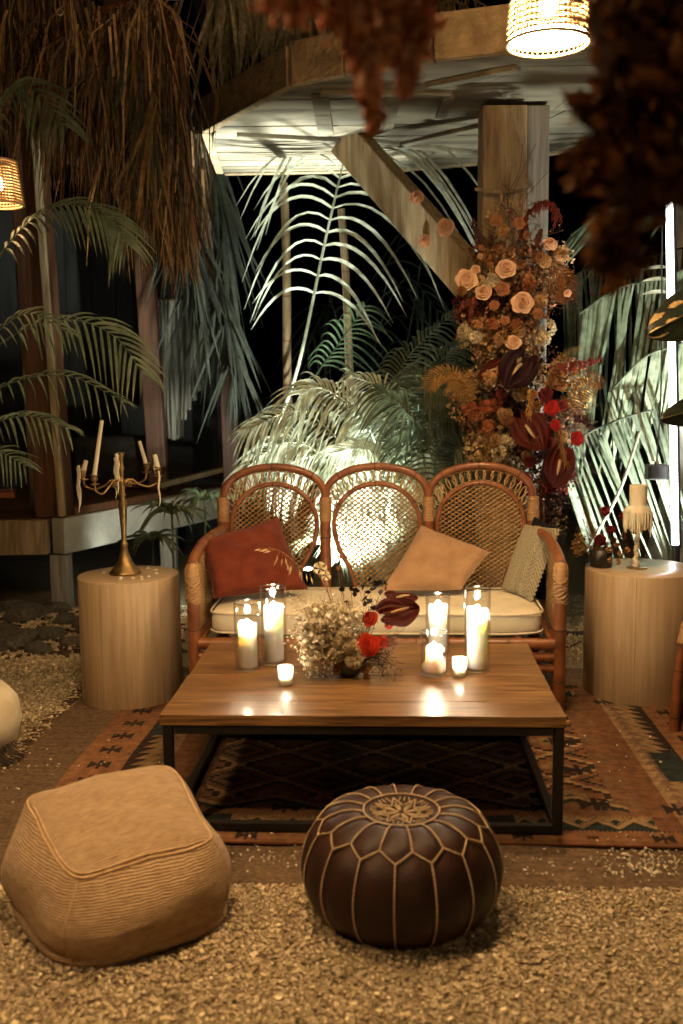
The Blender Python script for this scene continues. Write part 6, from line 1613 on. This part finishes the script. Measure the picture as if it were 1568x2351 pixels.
# ================================================================== light tube, hanging box lamp, leaves at the side
a, b_ = at(1550, 1250, 4.9), at(1531, 200, 4.9)
t = thing('light_tube', 'tall slim vertical white light tube standing behind the drum table', 'lamp', (a.x, a.y, a.z))
ax = b_ - a
m = MB(); m.tube([ax * f for f in np.linspace(0, 1, 12)], .0175, 16); m.build('tube', M['tube'], t)
m = MB(); m.beam(Vector((.024, .032, -.02)), ax + Vector((.024, .032, 0)), .03, .03, up=(0, 1, 0)); m.build('housing', M['plastic'], t, smooth=False)
m = MB(); m.tube([(.024, .032, -a.z + .01), (.024, .032, -.02)], .012, 8); m.lathe([(.0005, -a.z + .012), (.12, -a.z + .010), (.12, -a.z + .002), (.0005, -a.z + .002)], 24, (.024, .032, 0)); m.build('stand', M['plastic'], t)
p = at(1507, 1083, 5.0); t = thing('box_lamp', 'small black box floodlight hanging on a cord beside the light tube', 'lamp', p)
m = MB(); m.box((0, 0, 0), (.105, .07, .075), bev=.006); m.build('housing', M['plastic'], t, smooth=False)
m = MB(); m.box((0, -.037, 0), (.085, .004, .055), bev=.001); m.build('front_glass', M['bowl'], t, smooth=False)
m = MB(); m.tube([(0, 0, .036), (0, 0, .055)], .012, 8); m.build('cap', M['bamboo'], t)
m = MB(); m.tube(curve([(0, 0, .055), Vector(at(1517, 900, 5.0)) - p, Vector(at(1519, 700, 5.0)) - p, Vector(at(1521, 250, 5.0)) - p], 20), .004, 6); m.build('cord', M['plastic'], t)
bl = at(1640, 1000, 4.0)
t = thing('variegated_plant', 'large leaved plant with cream streaked dark leaves in front of the light tube', 'plant', (bl.x + .1, bl.y, 0))
bb = Vector((bl.x + .1, bl.y, 0))
def big_leaf(px0, py0, px1, py1, Y, w, streak, name='leaf'):
    a_ = np.array(at(px0, py0, Y) - bb); t_ = np.array(at(px1, py1, Y - .05) - bb); ax_ = t_ - a_; L = np.linalg.norm(ax_); ax_ /= L
    sd = np.cross(ax_, np.array([0, -1, .15])); sd /= np.linalg.norm(sd); up = np.cross(sd, ax_)
    n, k = 40, 40; Gp = np.zeros((n, k, 3)); Cc = np.zeros((n, k, 3))
    for i in range(n):
        f = i / (n - 1); ww = w * math.sin(PI * min(1, f * .97 + .03)) ** .55 * (1 - .35 * f)
        for j in range(k):
            u = (j / (k - 1) - .5) * 2
            Gp[i, j] = a_ + ax_ * (L * (f - .10 * abs(u) * (1 - f) * 0)) + sd * u * ww + up * (.12 * w * (1 - abs(u)) - .25 * w * f * f)
            g = math.sin((f * 9 - abs(u) * 4.2) * (1 if u > 0 else 1.25) + 2.5 * math.sin(u * 3 + f * 3)); h = math.sin(f * 23 - abs(u) * 9 + u * 3)
            Cc[i, j] = lin('C8A870') if streak and (g + .45 * h > .75) else np.array(lin('20261A')) * (1 + .25 * h)
    m = MB(); m.patch(Gp, c=Cc.reshape(-1, 3)); m.tube([Gp[i, k // 2] + up * .001 for i in range(0, n, 3)], .003, 5, c=lin('4A4A2A')); return m.build(name, M['leaf'], t)
big_leaf(1640, 690, 1492, 765, 4.0, .115, True); big_leaf(1640, 930, 1520, 962, 4.0, .07, False)
m = MB(); m.tube(curve([(0, 0, 0), np.array(at(1680, 1100, 4.0) - bb), np.array(at(1650, 930, 4.0) - bb), np.array(at(1640, 690, 4.0) - bb)], 20), .010, 8, c=lin('3E4A2A')); m.build('stem', M['leaf'], t)

# ================================================================== garden spotlights among the palms
def spot(loc, target, energy, size, label, blend=.6, colr=COOL):
    loc = Vector(loc); t = thing('garden_spotlight', label, 'lamp', (loc.x, loc.y, 0), 0, 'garden spotlights among the palms')
    d = (Vector(target) - loc).normalized(); Mx = aim(d).to_matrix()
    m = MB(); m.lathe([(.0005, -.09), (.035, -.09), (.045, -.07), (.048, .0), (.050, .02), (.046, .02), (.044, .0)], 24, Vector((0, 0, loc.z)), M=Mx.to_4x4()); m.build('housing', M['plastic'], t)
    m = MB(); m.lathe([(.0005, .0), (.043, .0), (.043, .003), (.0005, .003)], 24, Vector((0, 0, loc.z)), M=Mx.to_4x4()); m.build('lens', M['spot_lens'], t)
    m = MB(); m.tube([(0, 0, -.02), (0, 0, loc.z - .03)], .010, 8); m.build('spike', M['plastic'], t)
    L = bpy.data.lights.new('spot_light', 'SPOT'); L.energy = energy; L.color = colr; L.spot_size = R(size); L.spot_blend = blend; L.shadow_soft_size = .035
    lo = bpy.data.objects.new('spot_light', L); col.objects.link(lo); lo.parent = t; lo.location = Vector((0, 0, loc.z)) + d * .025
    lo.rotation_euler = (-d).to_track_quat('Z', 'Y').to_euler()
spot((.08, 5.10, .34), (-.10, 6.05, 1.30), 470, 86, 'black garden spotlight at the foot of the bright palm behind the settee')
spot((1.80, 5.0, .20), (1.42, 5.85, 1.65), 320, 80, 'black garden spotlight below the long hanging palm leaves')
spot((-1.05, 5.85, .12), (-1.30, 7.0, .45), 22, 80, 'black garden spotlight beside the pale deck edge')
spot((-.25, 7.05, .10), (-.30, 6.45, 2.85), 2000, 36, 'added black spotlight to brighten the far underside of the canopy', .9)  # extra spotlight, added to whiten the canopy's far underside

# ================================================================== dried flowers hanging close to the camera
def hanging(label, px, py, Y, name='hanging_flowers'):
    return thing(name, label, 'flowers', at(px, py, Y), 0, 'dried flowers hanging overhead')
o = hanging('coral dried amaranth tails hanging blurred in front of the canopy', 830, -40, 1.25); ob = Vector(o.location)
def H_(px, py, Y): return np.array(at(px, py, Y) - ob)
CORAL = [lin('C27A56'), lin('D09672'), lin('A05C38'), lin('DDB08C')]
for pts, r_, n in (([(820, -40), (838, 90), (848, 200), (862, 300)], .0125, 320), ([(800, -40), (815, 60), (830, 160)], .017, 260), ([(930, -40), (945, 60), (935, 150), (930, 205)], .014, 300), ([(880, -40), (895, 60), (890, 130)], .015, 200), ([(975, -40), (975, 60), (968, 130)], .011, 160), ([(690, -60), (680, 0), (670, 40)], .017, 160), ([(760, -60), (770, 10), (775, 45)], .016, 160), ([(620, -60), (615, -20), (612, 10)], .012, 80)):
    m = MB()
    P = curve([H_(x, y, 1.25 + rnd.uniform(-.03, .03)) for x, y in pts], 40)
    for k in range(n):
        f = rnd.random(); p = P[int(f * 39)] + NP.randn(3) * r_ * (.75 - .35 * f); s = rnd.uniform(.003, .0062); d = NP.randn(3); d /= np.linalg.norm(d)
        v = np.array([[1, 0, 0], [-1, 0, 0], [0, 1, 0], [0, -1, 0], [0, 0, 1.6], [0, 0, -1.6]]) * s
        m.add(p + v, t=[[0, 2, 4], [2, 1, 4], [1, 3, 4], [3, 0, 4], [2, 0, 5], [1, 2, 5], [3, 1, 5], [0, 3, 5]], c=jit(CORAL[rnd.randrange(4)], .3))
    m.tube(P, .002, 5, c=lin('7A4A28')); stuff(m.build('amaranth_tail', M['dried'], o))
o2 = hanging('dark brown dried flower bunch hanging blurred before the pendant and palms', 1500, -60, 1.15); ob = Vector(o2.location)
BRN = [lin('6A4424'), lin('54341A'), lin('82562E'), lin('402612'), lin('966030')]
for pts, r_, n in (([(1500, -60), (1490, 120), (1470, 300)], .050, 900), ([(1560, -60), (1550, 150), (1530, 330)], .045, 700), ([(1460, 300), (1450, 420), (1440, 520), (1432, 640)], .022, 520), ([(1400, 330), (1370, 390), (1330, 420)], .012, 160), ([(1500, 330), (1490, 430), (1470, 500)], .026, 300), ([(1540, 330), (1545, 400), (1548, 450)], .018, 160), ([(1430, 500), (1400, 560), (1385, 600)], .012, 140), ([(1410, -60), (1420, 60), (1430, 200)], .026, 300), ([(1430, 200), (1380, 240), (1320, 250)], .012, 150), ([(1420, 280), (1370, 330), (1310, 370)], .011, 140)):
    m = MB(); P = curve([H_(x, y, 1.15 + rnd.uniform(-.05, .05)) for x, y in pts], 40)
    fluff_c = BRN
    for k in range(n):
        f = rnd.random(); p = P[int(f * 39)] + NP.randn(3) * r_ * (.62 - .15 * f); s = rnd.choice((.004, .006, .008, .013)) * rnd.uniform(.8, 1.2); d = NP.randn(3); d /= np.linalg.norm(d); b3 = np.cross(d, NP.randn(3)); b3 /= np.linalg.norm(b3)
        m.patch(np.array([[p - b3 * s * .4, p + b3 * s * .4], [p + d * s - b3 * s * .7, p + d * s + b3 * s * .7], [p + d * s * 2.2 - b3 * s * .1, p + d * s * 2.2 + b3 * s * .1]]), c=jit(BRN[rnd.randrange(5)], .35))
    m.tube(P, .002, 5, c=lin('3A2414')); stuff(m.build('dried_tail', M['dried'], o2))
# the beam the dried flowers hang from, above the picture
o3 = thing('hanging_bar', 'bamboo bar on ropes from which the dried flowers hang', 'beam', (.35, 1.2, 2.08))
m = MB(); m.tube([(-1.2, 0, 0), (0, 0, .004), (1.2, 0, 0)], .018, 12); m.build('bar', M['bamboo'], o3)
m = MB(); m.tube([(-1.1, 0, .01), (-1.1, 0, 2)], .003, 6); m.tube([(1.1, 0, .01), (1.1, 0, 2)], .003, 6); m.build('ropes', M['bamboo'], o3)
